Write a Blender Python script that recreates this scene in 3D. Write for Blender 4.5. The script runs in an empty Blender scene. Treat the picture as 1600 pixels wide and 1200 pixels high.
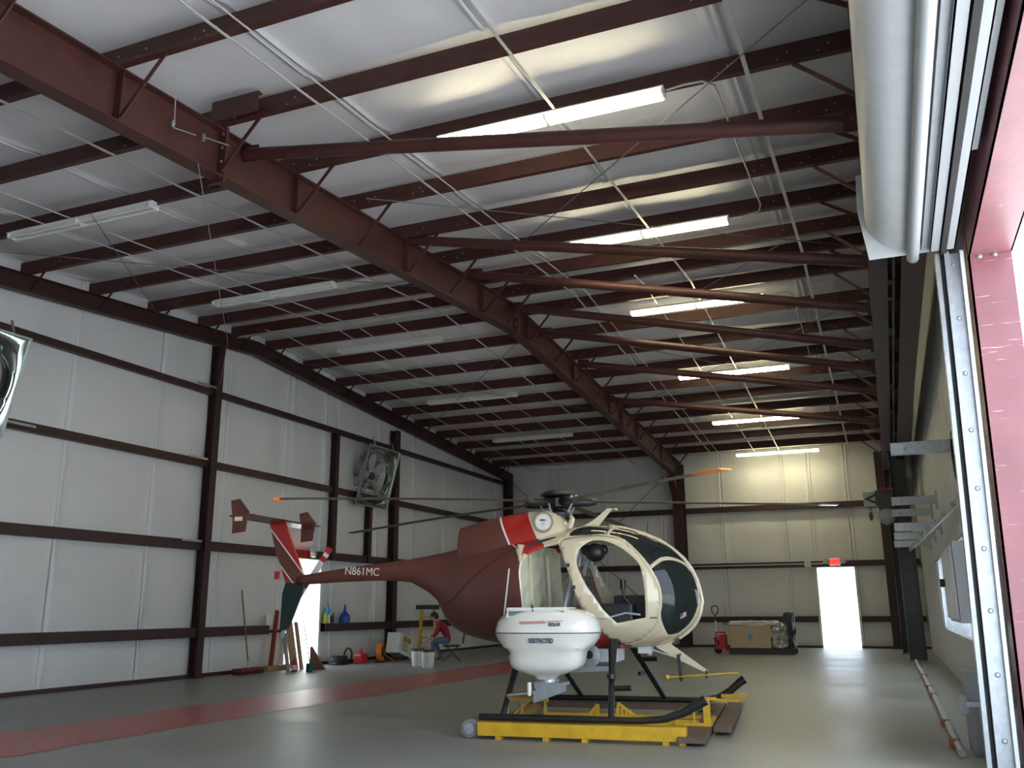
import bpy, bmesh, math, random
from math import pi, sin, cos, radians as RAD
from mathutils import Vector as V, Matrix, geometry
random.seed(7)
sc = bpy.context.scene
COL = sc.collection

# ---------------------------------------------------------------- camera
cd = bpy.data.cameras.new('camera'); cam = bpy.data.objects.new('camera', cd); COL.objects.link(cam)
A_, B_, C_ = -0.38998801, 0.24492946, 0.0073534
fw = V((sin(A_)*cos(B_), cos(A_)*cos(B_), sin(B_))); r_ = V((cos(A_), -sin(A_), 0)); d_ = fw.cross(r_)
rt = cos(C_)*r_ + sin(C_)*d_; dn = -sin(C_)*r_ + cos(C_)*d_
cam.matrix_world = Matrix(((rt.x, -dn.x, -fw.x, 0), (rt.y, -dn.y, -fw.y, 0), (rt.z, -dn.z, -fw.z, 1.3), (0, 0, 0, 1)))
cd.sensor_width = 36; cd.lens = 36*1400.57/1600; cd.clip_start = .05; cd.clip_end = 400
sc.camera = cam
# ---------------------------------------------------------------- light and exposure
w = bpy.data.worlds.new('sky'); sc.world = w; w.use_nodes = True
bg = w.node_tree.nodes['Background']; bg.inputs[0].default_value = (.74, .86, 1, 1); bg.inputs[1].default_value = 1.0
sd = bpy.data.lights.new('sun', 'SUN'); sd.energy = 4.0; sd.angle = .012; sd.color = (1, .96, .88)
sun = bpy.data.objects.new('sun', sd); COL.objects.link(sun)
sun.rotation_euler = V((.06, .42, -.9)).to_track_quat('-Z', 'Y').to_euler()
sc.view_settings.view_transform = 'Standard'; sc.view_settings.look = 'None'
sc.view_settings.exposure = 2.42; sc.view_settings.gamma = 1; sc.view_settings.use_curve_mapping = False
sc.cycles.use_denoising = True
sc.cycles.max_bounces = 10; sc.cycles.diffuse_bounces = 6; sc.cycles.glossy_bounces = 4
sc.cycles.transparent_max_bounces = 12; sc.cycles.sample_clamp_indirect = 6
sc.cycles.caustics_reflective = False; sc.cycles.caustics_refractive = False

# ---------------------------------------------------------------- materials
MATS = {}
def mat(name, col, rough=.6, metal=0, noise=0, nscale=8, bump=0, bscale=30, emit=None, estr=0, alpha=1, coat=0, col2=None, spec=.5, stretch=None):
    if name in MATS: return MATS[name]
    m = bpy.data.materials.new(name); m.use_nodes = True; nt = m.node_tree; b = nt.nodes['Principled BSDF']
    b.inputs['Base Color'].default_value = (*col, 1); b.inputs['Roughness'].default_value = rough; b.inputs['Metallic'].default_value = metal
    b.inputs['Specular IOR Level'].default_value = spec
    if coat: b.inputs['Coat Weight'].default_value = coat; b.inputs['Coat Roughness'].default_value = .1
    if emit: b.inputs['Emission Color'].default_value = (*emit, 1); b.inputs['Emission Strength'].default_value = estr
    if alpha < 1: b.inputs['Alpha'].default_value = alpha
    if noise or bump:
        tc = nt.nodes.new('ShaderNodeTexCoord'); mp = nt.nodes.new('ShaderNodeMapping'); nt.links.new(tc.outputs['Object'], mp.inputs[0])
        if stretch: mp.inputs['Scale'].default_value = stretch
        n = nt.nodes.new('ShaderNodeTexNoise'); n.inputs['Scale'].default_value = nscale; n.inputs['Detail'].default_value = 5; nt.links.new(mp.outputs[0], n.inputs[0])
        if noise:
            r = nt.nodes.new('ShaderNodeValToRGB'); r.color_ramp.elements[0].position = .3; r.color_ramp.elements[1].position = .7
            c2 = col2 or tuple(max(0, c*(1-noise)) for c in col)
            r.color_ramp.elements[0].color = (*c2, 1); r.color_ramp.elements[1].color = (*col, 1)
            nt.links.new(n.outputs['Fac'], r.inputs[0]); nt.links.new(r.outputs[0], b.inputs['Base Color'])
        if bump:
            n2 = nt.nodes.new('ShaderNodeTexNoise'); n2.inputs['Scale'].default_value = bscale; nt.links.new(mp.outputs[0], n2.inputs[0])
            bp = nt.nodes.new('ShaderNodeBump'); bp.inputs['Strength'].default_value = bump; bp.inputs['Distance'].default_value = .02
            nt.links.new(n2.outputs['Fac'], bp.inputs['Height']); nt.links.new(bp.outputs[0], b.inputs['Normal'])
    MATS[name] = m; return m
steel = mat('oxide_red_steel', (.080, .024, .020), .5, noise=.35, nscale=3, bump=.05)
steel_h = mat('oxide_red_header', (.29, .115, .13), .4, noise=.2, nscale=2.2, bump=.08, bscale=12)
steel_shaded = mat('oxide_red_steel_shaded', (.048, .019, .018), .5, noise=.3, nscale=3)  # same oxide paint as the girder, with the dimmer wall light mixed in
insul = mat('white_vinyl_insulation', (.80, .785, .81), .45, noise=.06, nscale=1.5, bump=.25, bscale=7)
insul_w = mat('white_vinyl_wall', (.74, .745, .75), .45, noise=.07, nscale=1.2, bump=.35, bscale=5)
sheet = mat('outer_sheet', (.5, .5, .48), .6, noise=.1)
galv = mat('galvanised', (.46, .49, .52), .35, .7, noise=.2, nscale=14)
strapm = mat('pale_strap', (.62, .62, .58), .5, .2, noise=.1)
conduit_m = mat('conduit', (.55, .54, .5), .4, .5, noise=.1)
white_m = mat('white_enamel', (.82, .82, .80), .35, noise=.05)
offwhite = mat('light_grey_paint', (.58, .60, .62), .5, noise=.08)
greym = mat('grey_paint', (.33, .35, .37), .5, noise=.1)
dgrey = mat('dark_grey', (.05, .055, .06), .5, noise=.3)
black = mat('black_plastic', (.012, .012, .013), .45, noise=.2)
rubber = mat('rubber', (.02, .02, .02), .8, noise=.2)
panelm = mat('light_metal_panel', (.68, .68, .66), .45, .1, noise=.1, nscale=3)
cream = mat('cream_paint', (.70, .61, .43), .22, noise=.03, coat=.5)
red = mat('red_paint', (.42, .022, .016), .25, noise=.05, coat=.5)
maroon = mat('maroon_paint', (.150, .048, .034), .38, noise=.22, nscale=3, coat=.25)
hwhite = mat('white_gelcoat', (.82, .80, .74), .22, noise=.03, coat=.6)
glass = mat('tinted_plexiglass', (.02, .028, .026), .04, noise=0, alpha=.88, spec=.35)
quilt = mat('quilted_lining', (.60, .60, .44), .8, noise=.1, bump=.4, bscale=9)
yellow = mat('yellow_paint', (.72, .42, .02), .45, noise=.25, nscale=9)
wood = mat('worn_board', (.17, .11, .075), .8, noise=.4, nscale=6, bump=.3)
tan = mat('tan_board', (.45, .31, .2), .8, noise=.25, nscale=6, stretch=(1, 1, .2))
cardb = mat('cardboard', (.52, .40, .25), .85, noise=.08)
plastic_wrap = mat('stretch_wrap', (.7, .7, .68), .15, .3, noise=.7, nscale=7, bump=1, bscale=14)
redp = mat('red_plastic', (.5, .03, .03), .4, noise=.1)
orange = mat('orange_plastic', (.85, .22, .02), .5, noise=.1)
blue = mat('blue_plastic', (.02, .08, .4), .4, noise=.1)
lblue = mat('light_blue_plastic', (.05, .4, .75), .4, noise=.1)
teal = mat('teal_sponge', (.01, .12, .14), .7, noise=.2)
lime = mat('lime_plastic', (.6, .65, .05), .4, noise=.1)
brass = mat('brass_tube', (.62, .42, .08), .35, .5, noise=.1)
skin = mat('skin', (.45, .24, .17), .6, noise=.08)
shirt = mat('red_shirt', (.33, .02, .04), .9, noise=.25, nscale=10)
jeans = mat('blue_jeans', (.10, .15, .24), .9, noise=.2, nscale=10)
hairm = mat('dark_hair', (.02, .015, .012), .8, noise=.3, nscale=40)
darkgreen = mat('dark_green_paint', (.012, .032, .034), .4, noise=.2)
tube_on = mat('lit_tube', (1, 1, .9), .5, emit=(1, .90, .56), estr=6.5)
tube_off = mat('unlit_tube', (.8, .8, .78), .3, noise=.03)
exit_red = mat('exit_red', (.8, .04, .04), .4, emit=(1, .05, .05), estr=.5)
ltext = mat('cream_lettering', (.8, .74, .6), .5, noise=.02)
dtext = mat('slate_lettering', (.10, .13, .17), .5, noise=.02)
ptext = mat('faded_red_print', (.60, .30, .25), .5, noise=.1)
grass_m = mat('grass', (.10, .22, .04), .9, noise=.4, nscale=2)
apron_m = mat('concrete_apron', (.60, .62, .64), .85, noise=.1, nscale=.6)

def floor_material():
    m = bpy.data.materials.new('sealed_concrete'); m.use_nodes = True; nt = m.node_tree; b = nt.nodes['Principled BSDF']
    tc = nt.nodes.new('ShaderNodeTexCoord')
    n1 = nt.nodes.new('ShaderNodeTexNoise'); n1.inputs['Scale'].default_value = .55; n1.inputs['Detail'].default_value = 8
    n2 = nt.nodes.new('ShaderNodeTexNoise'); n2.inputs['Scale'].default_value = 26; n2.inputs['Detail'].default_value = 6
    mx = nt.nodes.new('ShaderNodeMath'); mx.operation = 'MULTIPLY_ADD'; mx.inputs[1].default_value = .35
    nt.links.new(tc.outputs['Object'], n1.inputs[0]); nt.links.new(tc.outputs['Object'], n2.inputs[0])
    nt.links.new(n2.outputs['Fac'], mx.inputs[0]); nt.links.new(n1.outputs['Fac'], mx.inputs[2])
    r = nt.nodes.new('ShaderNodeValToRGB'); r.color_ramp.elements[0].position = .45; r.color_ramp.elements[1].position = .9
    r.color_ramp.elements[0].color = (.20, .207, .19, 1); r.color_ramp.elements[1].color = (.30, .31, .29, 1)
    nt.links.new(mx.outputs[0], r.inputs[0]); nt.links.new(r.outputs[0], b.inputs['Base Color'])
    r2 = nt.nodes.new('ShaderNodeMapRange'); r2.inputs[3].default_value = .30; r2.inputs[4].default_value = .55
    nt.links.new(n1.outputs['Fac'], r2.inputs[0]); nt.links.new(r2.outputs[0], b.inputs['Roughness'])
    bp = nt.nodes.new('ShaderNodeBump'); bp.inputs['Strength'].default_value = .12; bp.inputs['Distance'].default_value = .01
    nt.links.new(n2.outputs['Fac'], bp.inputs['Height']); nt.links.new(bp.outputs[0], b.inputs['Normal'])
    return m
def stripe_material():
    m = bpy.data.materials.new('rough_red_paint'); m.use_nodes = True; nt = m.node_tree; b = nt.nodes['Principled BSDF']
    tc = nt.nodes.new('ShaderNodeTexCoord')
    n1 = nt.nodes.new('ShaderNodeTexNoise'); n1.inputs['Scale'].default_value = 9; n1.inputs['Detail'].default_value = 9; n1.inputs['Roughness'].default_value = .75
    nt.links.new(tc.outputs['Object'], n1.inputs[0])
    r = nt.nodes.new('ShaderNodeValToRGB'); r.color_ramp.elements[0].position = .38; r.color_ramp.elements[1].position = .56
    r.color_ramp.elements[0].color = (.26, .15, .13, 1); r.color_ramp.elements[1].color = (.44, .048, .042, 1)
    nt.links.new(n1.outputs['Fac'], r.inputs[0]); nt.links.new(r.outputs[0], b.inputs['Base Color'])
    b.inputs['Roughness'].default_value = .28
    bp = nt.nodes.new('ShaderNodeBump'); bp.inputs['Strength'].default_value = .5; bp.inputs['Distance'].default_value = .02
    nt.links.new(n1.outputs['Fac'], bp.inputs['Height']); nt.links.new(bp.outputs[0], b.inputs['Normal'])
    return m
def add_scratches(m):
    nt = m.node_tree; b = nt.nodes['Principled BSDF']; tc = nt.nodes.new('ShaderNodeTexCoord'); src = b.inputs['Base Color'].links[0].from_socket; last = src
    for rot, sc_, th in ((.12, (3, 3, 60), .70), (-.35, (2.2, 2.2, 75), .73), (.75, (2.6, 2.6, 90), .75)):
        mp = nt.nodes.new('ShaderNodeMapping'); mp.inputs['Rotation'].default_value = (0, rot, rot); mp.inputs['Scale'].default_value = sc_
        n = nt.nodes.new('ShaderNodeTexNoise'); n.inputs['Scale'].default_value = 1.2; n.inputs['Detail'].default_value = 2
        r = nt.nodes.new('ShaderNodeValToRGB'); r.color_ramp.elements[0].position = th; r.color_ramp.elements[1].position = th+.03
        mx = nt.nodes.new('ShaderNodeMix'); mx.data_type = 'RGBA'; mx.inputs['B'].default_value = (.62, .42, .44, 1)
        nt.links.new(tc.outputs['Object'], mp.inputs[0]); nt.links.new(mp.outputs[0], n.inputs[0]); nt.links.new(n.outputs['Fac'], r.inputs[0])
        nt.links.new(r.outputs[0], mx.inputs['Factor']); nt.links.new(last, mx.inputs['A']); last = mx.outputs['Result']
    nt.links.new(last, b.inputs['Base Color'])
add_scratches(steel_h)
floor_m = floor_material(); stripe_m = stripe_material()

# ---------------------------------------------------------------- mesh helpers
class MB:
    def __init__(s): s.v = []; s.f = []; s.m = []; s.mi = 0
    def add(s, vs, fs):
        o = len(s.v); s.v += [tuple(v) for v in vs]; s.f += [tuple(i+o for i in f) for f in fs]; s.m += [s.mi]*len(fs); return s
    def box(s, x0, x1, y0, y1, z0, z1, M=None):
        vs = [V((x, y, z)) for z in (z0, z1) for y in (y0, y1) for x in (x0, x1)]
        if M: vs = [M @ v for v in vs]
        return s.add(vs, [(0, 2, 3, 1), (4, 5, 7, 6), (0, 1, 5, 4), (2, 6, 7, 3), (0, 4, 6, 2), (1, 3, 7, 5)])
    def bar(s, a, b, w, h, up=(0, 0, 1)):
        a = V(a); b = V(b); d = (b-a); L = d.length; d.normalize(); up = V(up)
        if abs(d.dot(up)) > .98: up = V((0, 1, 0))
        r = d.cross(up).normalized(); u = r.cross(d)
        vs = [p + r*i*w/2 + u*j*h/2 for p in (a, b) for i, j in ((-1, -1), (1, -1), (1, 1), (-1, 1))]
        return s.add(vs, [(0, 3, 2, 1), (4, 5, 6, 7), (0, 1, 5, 4), (1, 2, 6, 5), (2, 3, 7, 6), (3, 0, 4, 7)])
    def tube(s, pts, r, n=10, caps=True):
        pts = [V(p) for p in pts]; k = len(pts); rr = r if isinstance(r, (list, tuple)) else [r]*k
        rings = []; prev = None
        for i, p in enumerate(pts):
            d = (pts[min(i+1, k-1)] - pts[max(i-1, 0)]).normalized()
            if prev is None:
                up = V((0, 0, 1)) if abs(d.z) < .95 else V((1, 0, 0)); a = d.cross(up).normalized()
            else: a = (prev - d*prev.dot(d)).normalized()
            prev = a; b = d.cross(a)
            rings.append([p + (a*cos(2*pi*j/n) + b*sin(2*pi*j/n))*rr[i] for j in range(n)])
        return s.loft(rings, caps)
    def loft(s, rings, caps=True):
        n = len(rings[0]); vs = [v for R in rings for v in R]; fs = []
        for i in range(len(rings)-1):
            for j in range(n):
                k = (j+1) % n; fs.append((i*n+j, i*n+k, (i+1)*n+k, (i+1)*n+j))
        if caps: fs.append(tuple(range(n-1, -1, -1))); fs.append(tuple((len(rings)-1)*n+j for j in range(n)))
        return s.add(vs, fs)
    def lathe(s, prof, o=(0, 0, 0), ax=(0, 0, 1), n=20, caps=True):
        o = V(o); ax = V(ax).normalized(); t = V((1, 0, 0)) if abs(ax.x) < .9 else V((0, 1, 0)); a = ax.cross(t).normalized(); b = ax.cross(a)
        return s.loft([[o + ax*h + (a*cos(2*pi*j/n) + b*sin(2*pi*j/n))*max(r, 1e-4) for j in range(n)] for r, h in prof], caps)
    def prism(s, poly, o, ex, ey, ez, th):
        """poly of (a,b) placed at o + a*ex + b*ey, extruded by th along ez"""
        o = V(o); ex = V(ex); ey = V(ey); ez = V(ez); n = len(poly)
        A = [o + ex*a + ey*b for a, b in poly]; B = [p + ez*th for p in A]
        return s.add(A+B, [tuple(range(n-1, -1, -1)), tuple(range(n, 2*n))] + [(i, (i+1) % n, n+(i+1) % n, n+i) for i in range(n)])
    def ball(s, c, r, n=14, m=9, M=None):
        c = V(c); r = V(r) if not isinstance(r, (int, float)) else V((r, r, r)); rings = []
        for i in range(m+1):
            t = -pi/2 + pi*i/m; rings.append([c + V((r.x*cos(t)*cos(2*pi*j/n), r.y*cos(t)*sin(2*pi*j/n), r.z*sin(t))) for j in range(n)])
        return s.loft(rings, False)
    def mesh(s, name, mats, smooth=False, bevel=0):
        me = bpy.data.meshes.new(name); me.from_pydata(s.v, [], s.f)
        if not isinstance(mats, (list, tuple)): mats = [mats]
        for m in mats: me.materials.append(m)
        me.polygons.foreach_set('material_index', s.m)
        bm = bmesh.new(); bm.from_mesh(me); bmesh.ops.recalc_face_normals(bm, faces=bm.faces)
        if bevel: bmesh.ops.bevel(bm, geom=[e for e in bm.edges if e.is_manifold and e.calc_face_angle(0) > .6], offset=bevel, segments=2, affect='EDGES', profile=.7)
        bm.to_mesh(me); bm.free()
        if smooth:
            me.polygons.foreach_set('use_smooth', [True]*len(me.polygons)); me.set_sharp_from_angle(angle=RAD(38))
        me.update(); return me
    def obj(s, name, mats, parent=None, smooth=False, bevel=0, loc=None):
        o = bpy.data.objects.new(name, s.mesh(name, mats, smooth, bevel)); COL.objects.link(o)
        if loc: o.location = loc
        if parent: o.parent = parent
        return o
def tag(o, label, cat, group=None):
    o['label'] = label; o['category'] = cat
    if group: o['group'] = group
    return o
def struct(o): o['kind'] = 'structure'; return o
def thing(name, label, cat, loc=(0, 0, 0), rz=0, group=None, rot=None):
    o = bpy.data.objects.new(name, None); COL.objects.link(o); o.location = loc; o.rotation_euler = rot or (0, 0, rz); o.empty_display_size = .2
    return tag(o, label, cat, group)
def inst(name, me, parent, loc=(0, 0, 0), rot=(0, 0, 0), scale=(1, 1, 1)):
    o = bpy.data.objects.new(name, me); COL.objects.link(o); o.location = loc; o.rotation_euler = rot; o.scale = scale; o.parent = parent; return o
def copy_tree(o, parent=None):
    c = o.copy(); COL.objects.link(c); c.parent = parent
    for ch in list(o.children): copy_tree(ch, c)
    return c
def text_mesh(txt, size, material, parent, M, name='lettering', bold=.0, sx=1):
    cu = bpy.data.curves.new('txt', 'FONT'); cu.body = txt; cu.size = size; cu.align_x = 'CENTER'; cu.align_y = 'CENTER'; cu.offset = bold; cu.extrude = .002
    t = bpy.data.objects.new('t', cu); me = bpy.data.meshes.new_from_object(t); bpy.data.objects.remove(t); bpy.data.curves.remove(cu)
    me.transform(M @ Matrix.Diagonal((sx, 1, 1, 1))); me.materials.clear(); me.materials.append(material)
    o = bpy.data.objects.new(name, me); COL.objects.link(o); o.parent = parent; return o

# ---------------------------------------------------------------- building constants
XL, XR, Y0, D = -13.05, 1.0, -1.2, 31.25
RY, ZR = 15.9, 7.22          # ridge position and height of the rafters' top (purlin bottoms)
def zraf(y): return ZR - (.078*(RY-y) if y < RY else .068*(y-RY))
def zdeck(y): return zraf(y) + .26

# ground outside
g = MB().box(-60, 60, -40, 90, -.4, -.03).obj('ground', apron_m); struct(g)
gl = MB().box(-60, -15.2, -40, 90, -.1, .0).obj('lawn', grass_m); gl['kind'] = 'stuff'; gl['label'] = 'green grass outside the left doorway'; gl['category'] = 'grass'
# floor slab
fl = MB().box(XL-.2, XR+.35, Y0-.2, D+.2, -.3, 0).obj('floor', floor_m); struct(fl)
# painted stripe with ragged edges
def ragged():
    m = MB(); ys = [2.5 + .12*i for i in range(int((24.5-2.5)/.12))]
    vs = []
    for y in ys:
        a = -9.22 + .012*(y-8) + random.uniform(-.05, .05); b = -7.66 + .012*(y-8) + random.uniform(-.05, .05)
        vs += [(a, y, .004), (b, y, .004)]
    n = len(ys); m.add(vs, [(2*i, 2*i+1, 2*i+3, 2*i+2) for i in range(n-1)]); return m
st = ragged().obj('painted_stripe', stripe_m); tag(st, 'wide rough red painted stripe running across the grey concrete floor', 'floor marking')

# roof deck
cl = MB()
for a, b in ((Y0-.3, RY), (RY, D+.3)):
    za, zb = zdeck(a)+.1, zdeck(b)+.1
    cl.add([(XL-.3, a, za), (XR+.4, a, za), (XR+.4, b, zb), (XL-.3, b, zb), (XL-.3, a, za+.08), (XR+.4, a, za+.08), (XR+.4, b, zb+.08), (XL-.3, b, zb+.08)],
           [(0, 3, 2, 1), (4, 5, 6, 7), (0, 1, 5, 4), (2, 3, 7, 6), (1, 2, 6, 5), (3, 0, 4, 7)])
ceil = cl.obj('ceiling', sheet); struct(ceil)
PN = [1.45+.0, 2.88, 4.3, 5.72, 7.14, 8.56, 9.98, 11.4, 12.82, 14.24, 15.3]
PF = [16.5, 18.0, 19.48, 20.98, 22.46, 23.85, 25.3, 26.85, 28.3, 29.75]
PALL = [Y0+.1, .05] + PN + PF + [D-.1]
# insulation blankets between seams; each sags a little between the purlins
xs_seam = [-13.05, -11.4, -9.35, -7.3, -5.2, -3.15, -1.1, 1.0]
for i in range(len(xs_seam)-1):
    x0, x1 = xs_seam[i], xs_seam[i+1]; m = MB(); rows = []; wdt_ = x1-x0; TS = [0, .02/wdt_, .045/wdt_, .07/wdt_, .10/wdt_, .14/wdt_] + [.14/wdt_+(1-.28/wdt_)*k/10 for k in range(1, 10)] + [1-q/wdt_ for q in (.14, .10, .07, .045, .02)] + [1]; NX = len(TS)-1
    ysamp = []
    for k in range(len(PALL)-1):
        for t in (0, .12, .3, .5, .7, .88): ysamp.append((PALL[k]+(PALL[k+1]-PALL[k])*t, 1-abs(2*t-1)**2, k))
    ysamp.append((PALL[-1], 0, 0))
    rnd = random.Random(i)
    amp = [rnd.uniform(.5, 1.3) for _ in PALL]
    for y, sg, k in ysamp:
        row = []
        for j in range(NX+1):
            t = TS[j]; x = x0+(x1-x0)*t
            e = math.exp(-((t*(x1-x0)-.07)/.03)**2) + math.exp(-(((1-t)*(x1-x0)-.03)/.025)**2)
            z = zdeck(y) + .05 - .055*sg*amp[k]*(min(1, sin(pi*t)*1.2) if 0 < t < 1 else 0) - .034*e*min(1, sg*3) + .006*sin(x*9+y*3)*sg
            if abs(y-RY) < 1.0: z = min(z, zdeck(y)+.05)
            row.append((x, y, z))
        rows.append(row)
    vs = [p for r in rows for p in r]; n = NX+1
    m.add(vs, [(r*n+j, r*n+j+1, (r+1)*n+j+1, (r+1)*n+j) for r in range(len(rows)-1) for j in range(NX)])
    m.obj('insulation_blanket', insul, ceil, smooth=True)
# purlins: zee sections, one mesh shared
def zee(L, h=.25, fl_=.075, t=.008):
    m = MB(); m.box(0, L, -t/2, t/2, 0, h); m.box(0, L, 0, fl_, h-t, h); m.box(0, L, -fl_, 0, 0, t); m.box(0, L, -fl_, -fl_+t, t, .03); m.box(0, L, fl_-t, fl_, h-.03, h-t)
    # rows of bolt heads
    return m
bolt = MB().lathe([(0.0, 0), (.012, 0), (.012, .008), (0.0, .01)], n=6).mesh('bolt', galv)
zm = zee(XR-.05-XL)
for x in [.7, .8, 5.2, 5.4, 6.3, 6.45, 6.8, 7.5, 7.65, 11.9, 12.5, 12.9, 13.3]:
    zm.mi = 1; zm.box(x-.009, x+.009, -.012, .012, .08, .096); zm.box(x+.1-.009, x+.1+.009, -.012, .012, .14, .156); zm.mi = 0
zme = zm.mesh('purlin', [steel, galv])
for y in PALL[1:-1]:
    inst('purlin', zme, ceil, (XL, y, zraf(y)+.005))
# ridge angle, pale
rg = MB(); rg.box(-12.7, -.4, RY-.62, RY-.58, zraf(RY)-.03, zraf(RY)+.03)
for x in (-12.9, -10.2, -7.4, -4.6):
    pass
rgo = MB().box(-12.8, -7.0, 15.22, 15.25, zraf(15.3)-.05, zraf(15.3)-.005).obj('ridge_angle', conduit_m, ceil)
# straps across the purlins
for x, ya, yb, wd in ((-10.6, .1, 31, .02), (-10.1, .1, 31, .02), (-8.0, .1, 31, .035), (-9.2, 15, 31, .02), (-5.15, .1, 31, .026), (-4.9, .1, 31, .014), (-.86, .1, 31, .045), (-3.75, 15, 31, .02), (-11.9, 15, 31, .02)):
    m = MB()
    for a, b in ((ya, RY), (RY, yb)):
        if a < b: m.bar((x, a, zraf(a)-.006), (x+.02, b, zraf(b)-.006), wd, .012)
    m.obj('bridging_strap', strapm, ceil)
# thin tension rods under the roof
for a, b in (((-.17, 7.0, 6.25), (-4.93, 12.0, 6.66)), ((-.95, 13.4, 6.72), (-2.9, 15.9, 6.93)), ((-9.5, 8.2, 6.5), (-12.6, 12.6, 6.9)), ((-12.6, 8.0, 6.5), (-7.2, 13.8, 7.0)), ((-7.0, 17.5, 7.0), (-12.6, 23.8, 6.6)), ((-12.6, 17.0, 7.0), (-7.0, 23.5, 6.6)), ((-6.0, 9.5, 6.65), (.1, 15, 7.05)), ((-.3, 18.0, 7.0), (-6.2, 23.5, 6.6)), ((-6.2, 17, 7.0), (-.2, 24, 6.6))):
    MB().tube([a, b], .007, 6).obj('tension_rod', mat('dull_rod', (.12, .12, .12), .5, noise=.1), ceil)

# ---------------------------------------------------------------- walls
def wall_boxes(name, cells):
    m = MB()
    for c in cells: m.box(*c)
    o = m.obj(name, sheet); struct(o); return o
DL = (17.75, 19.12, 2.5)     # doorway in the left wall  (y0, y1, height)
DB = (-2.2, -1.02, 2.52)     # doorway in the far wall   (x0, x1, height)
HZ = 7.7
wl = wall_boxes('wall_left', [(XL-.22, XL-.12, Y0-.2, DL[0], 0, HZ), (XL-.22, XL-.12, DL[1], D+.2, 0, HZ), (XL-.22, XL-.12, DL[0], DL[1], DL[2], HZ)])
wb = wall_boxes('wall_back', [(XL-.2, DB[0], D+.1, D+.2, 0, 6.7), (DB[1], XR+.2, D+.1, D+.2, 0, 6.7), (DB[0], DB[1], D+.1, D+.2, DB[2], 6.7)])
wf = wall_boxes('wall_front', [(XL-.2, XR+.3, Y0-.2, Y0-.05, 0, 6.6)])
YJ, ZO = 8.55, 4.33          # far jamb and head of the open roller doorway in the right wall
wr = wall_boxes('wall_right', [(XR+.1, XR+.2, YJ+.2, 12.6, 0, HZ), (XR+.1, XR+.2, 22.4, D+.2, 0, HZ), (XR+.1, XR+.2, 12.6, 22.4, 0, .82), (XR+.1, XR+.2, 12.6, 22.4, 2.25, HZ), (XR+.28, XR+.4, Y0-.2, YJ+.2, ZO+.6, HZ)])
def blanket(u0, u1, z0, ztop, place, seed):
    """a vertical strip of wall insulation, a little pillowed, with a fold along each seam"""
    rnd = random.Random(seed); m = MB(); rows = []; wd = u1-u0; NU = 20; TS = ([0, .02/wd, .035/wd, .05/wd, .065/wd, .085/wd] + [.085/wd+(1-.17/wd)*k/10 for k in range(1, 10)] + [1-q/wd for q in (.085, .065, .05, .035, .02)] + [1]) if wd > .4 else [k/20 for k in range(21)]
    zs = []; girts = [0, .82, 2.45, 4.25, 5.8, 9]
    zt = max(ztop(u0), ztop(u1))
    z = z0
    while z < zt-.12: zs.append(z); z += .19
    zs.append(None)
    ph = rnd.uniform(0, 6)
    for z in zs:
        row = []
        for j in range(NU+1):
            t = TS[j]; u = u0+(u1-u0)*t; zz = ztop(u) if z is None else min(z, ztop(u))
            gd = min(abs(zz-q) for q in girts)
            puff = .05*(1-math.exp(-(gd/.25)**2))*(sin(pi*t)**.5 if 0 < t < 1 else 0)
            wob = .008*sin(zz*2.1+ph)*sin(pi*t) + .006*sin(u*5+ph+zz)
            e = math.exp(-((t*(u1-u0)-.05)/.02)**2) + .6*math.exp(-(((1-t)*(u1-u0)-.05)/.02)**2)
            row.append(place(u + .02*sin(zz*1.7+ph)*e, zz, puff+wob+.028*e))
        rows.append(row)
    n = NU+1
    m.add([p for r in rows for p in r], [(r*n+j, r*n+j+1, (r+1)*n+j+1, (r+1)*n+j) for r in range(len(rows)-1) for j in range(NU)])
    return m
def left_strip(y0, y1, z0=0, zt=None):
    blanket(y0, y1, z0, (lambda y: zdeck(y)+.05) if zt is None else (lambda y: zt), lambda u, z, d: (XL-.07+d, u, z), y0).obj('insulation_panel', insul_w, wl, smooth=True)
sl = [Y0, 1.0, 3.05, 5.1, 7.2, 9.25, 11.3, 13.4, 15.42, 17.5, 19.72, 21.8, 23.9, 26, 28.1, 30.1, D+.1]
for a, b in zip(sl[:-1], sl[1:]):
    if a < DL[0] < b: left_strip(a, DL[0]); left_strip(DL[0], min(b, DL[1]), DL[2]); left_strip(DL[1], b) if b > DL[1] else None
    elif a < DL[1] < b: left_strip(a, DL[1], DL[2]); left_strip(DL[1], b)
    else: left_strip(a, b)
def back_strip(x0, x1, z0=0):
    blanket(x0, x1, z0, lambda x: zdeck(D)+.05, lambda u, z, d: (u, D+.06-d, z), x0*3).obj('insulation_panel', insul_w, wb, smooth=True)
sb = [XL, -11.3, -9.25, -7.2, -5.1, -3.05, DB[0], DB[1], XR+.1]
for a, b in zip(sb[:-1], sb[1:]): back_strip(a, b, DB[2] if a == DB[0] else 0)
# front wall lining (behind the camera)
blanket(XL, XR, 0, lambda x: zdeck(Y0)+.05, lambda u, z, d: (u, Y0+d, z), 5).obj('insulation_panel', insul_w, wf)

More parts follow.
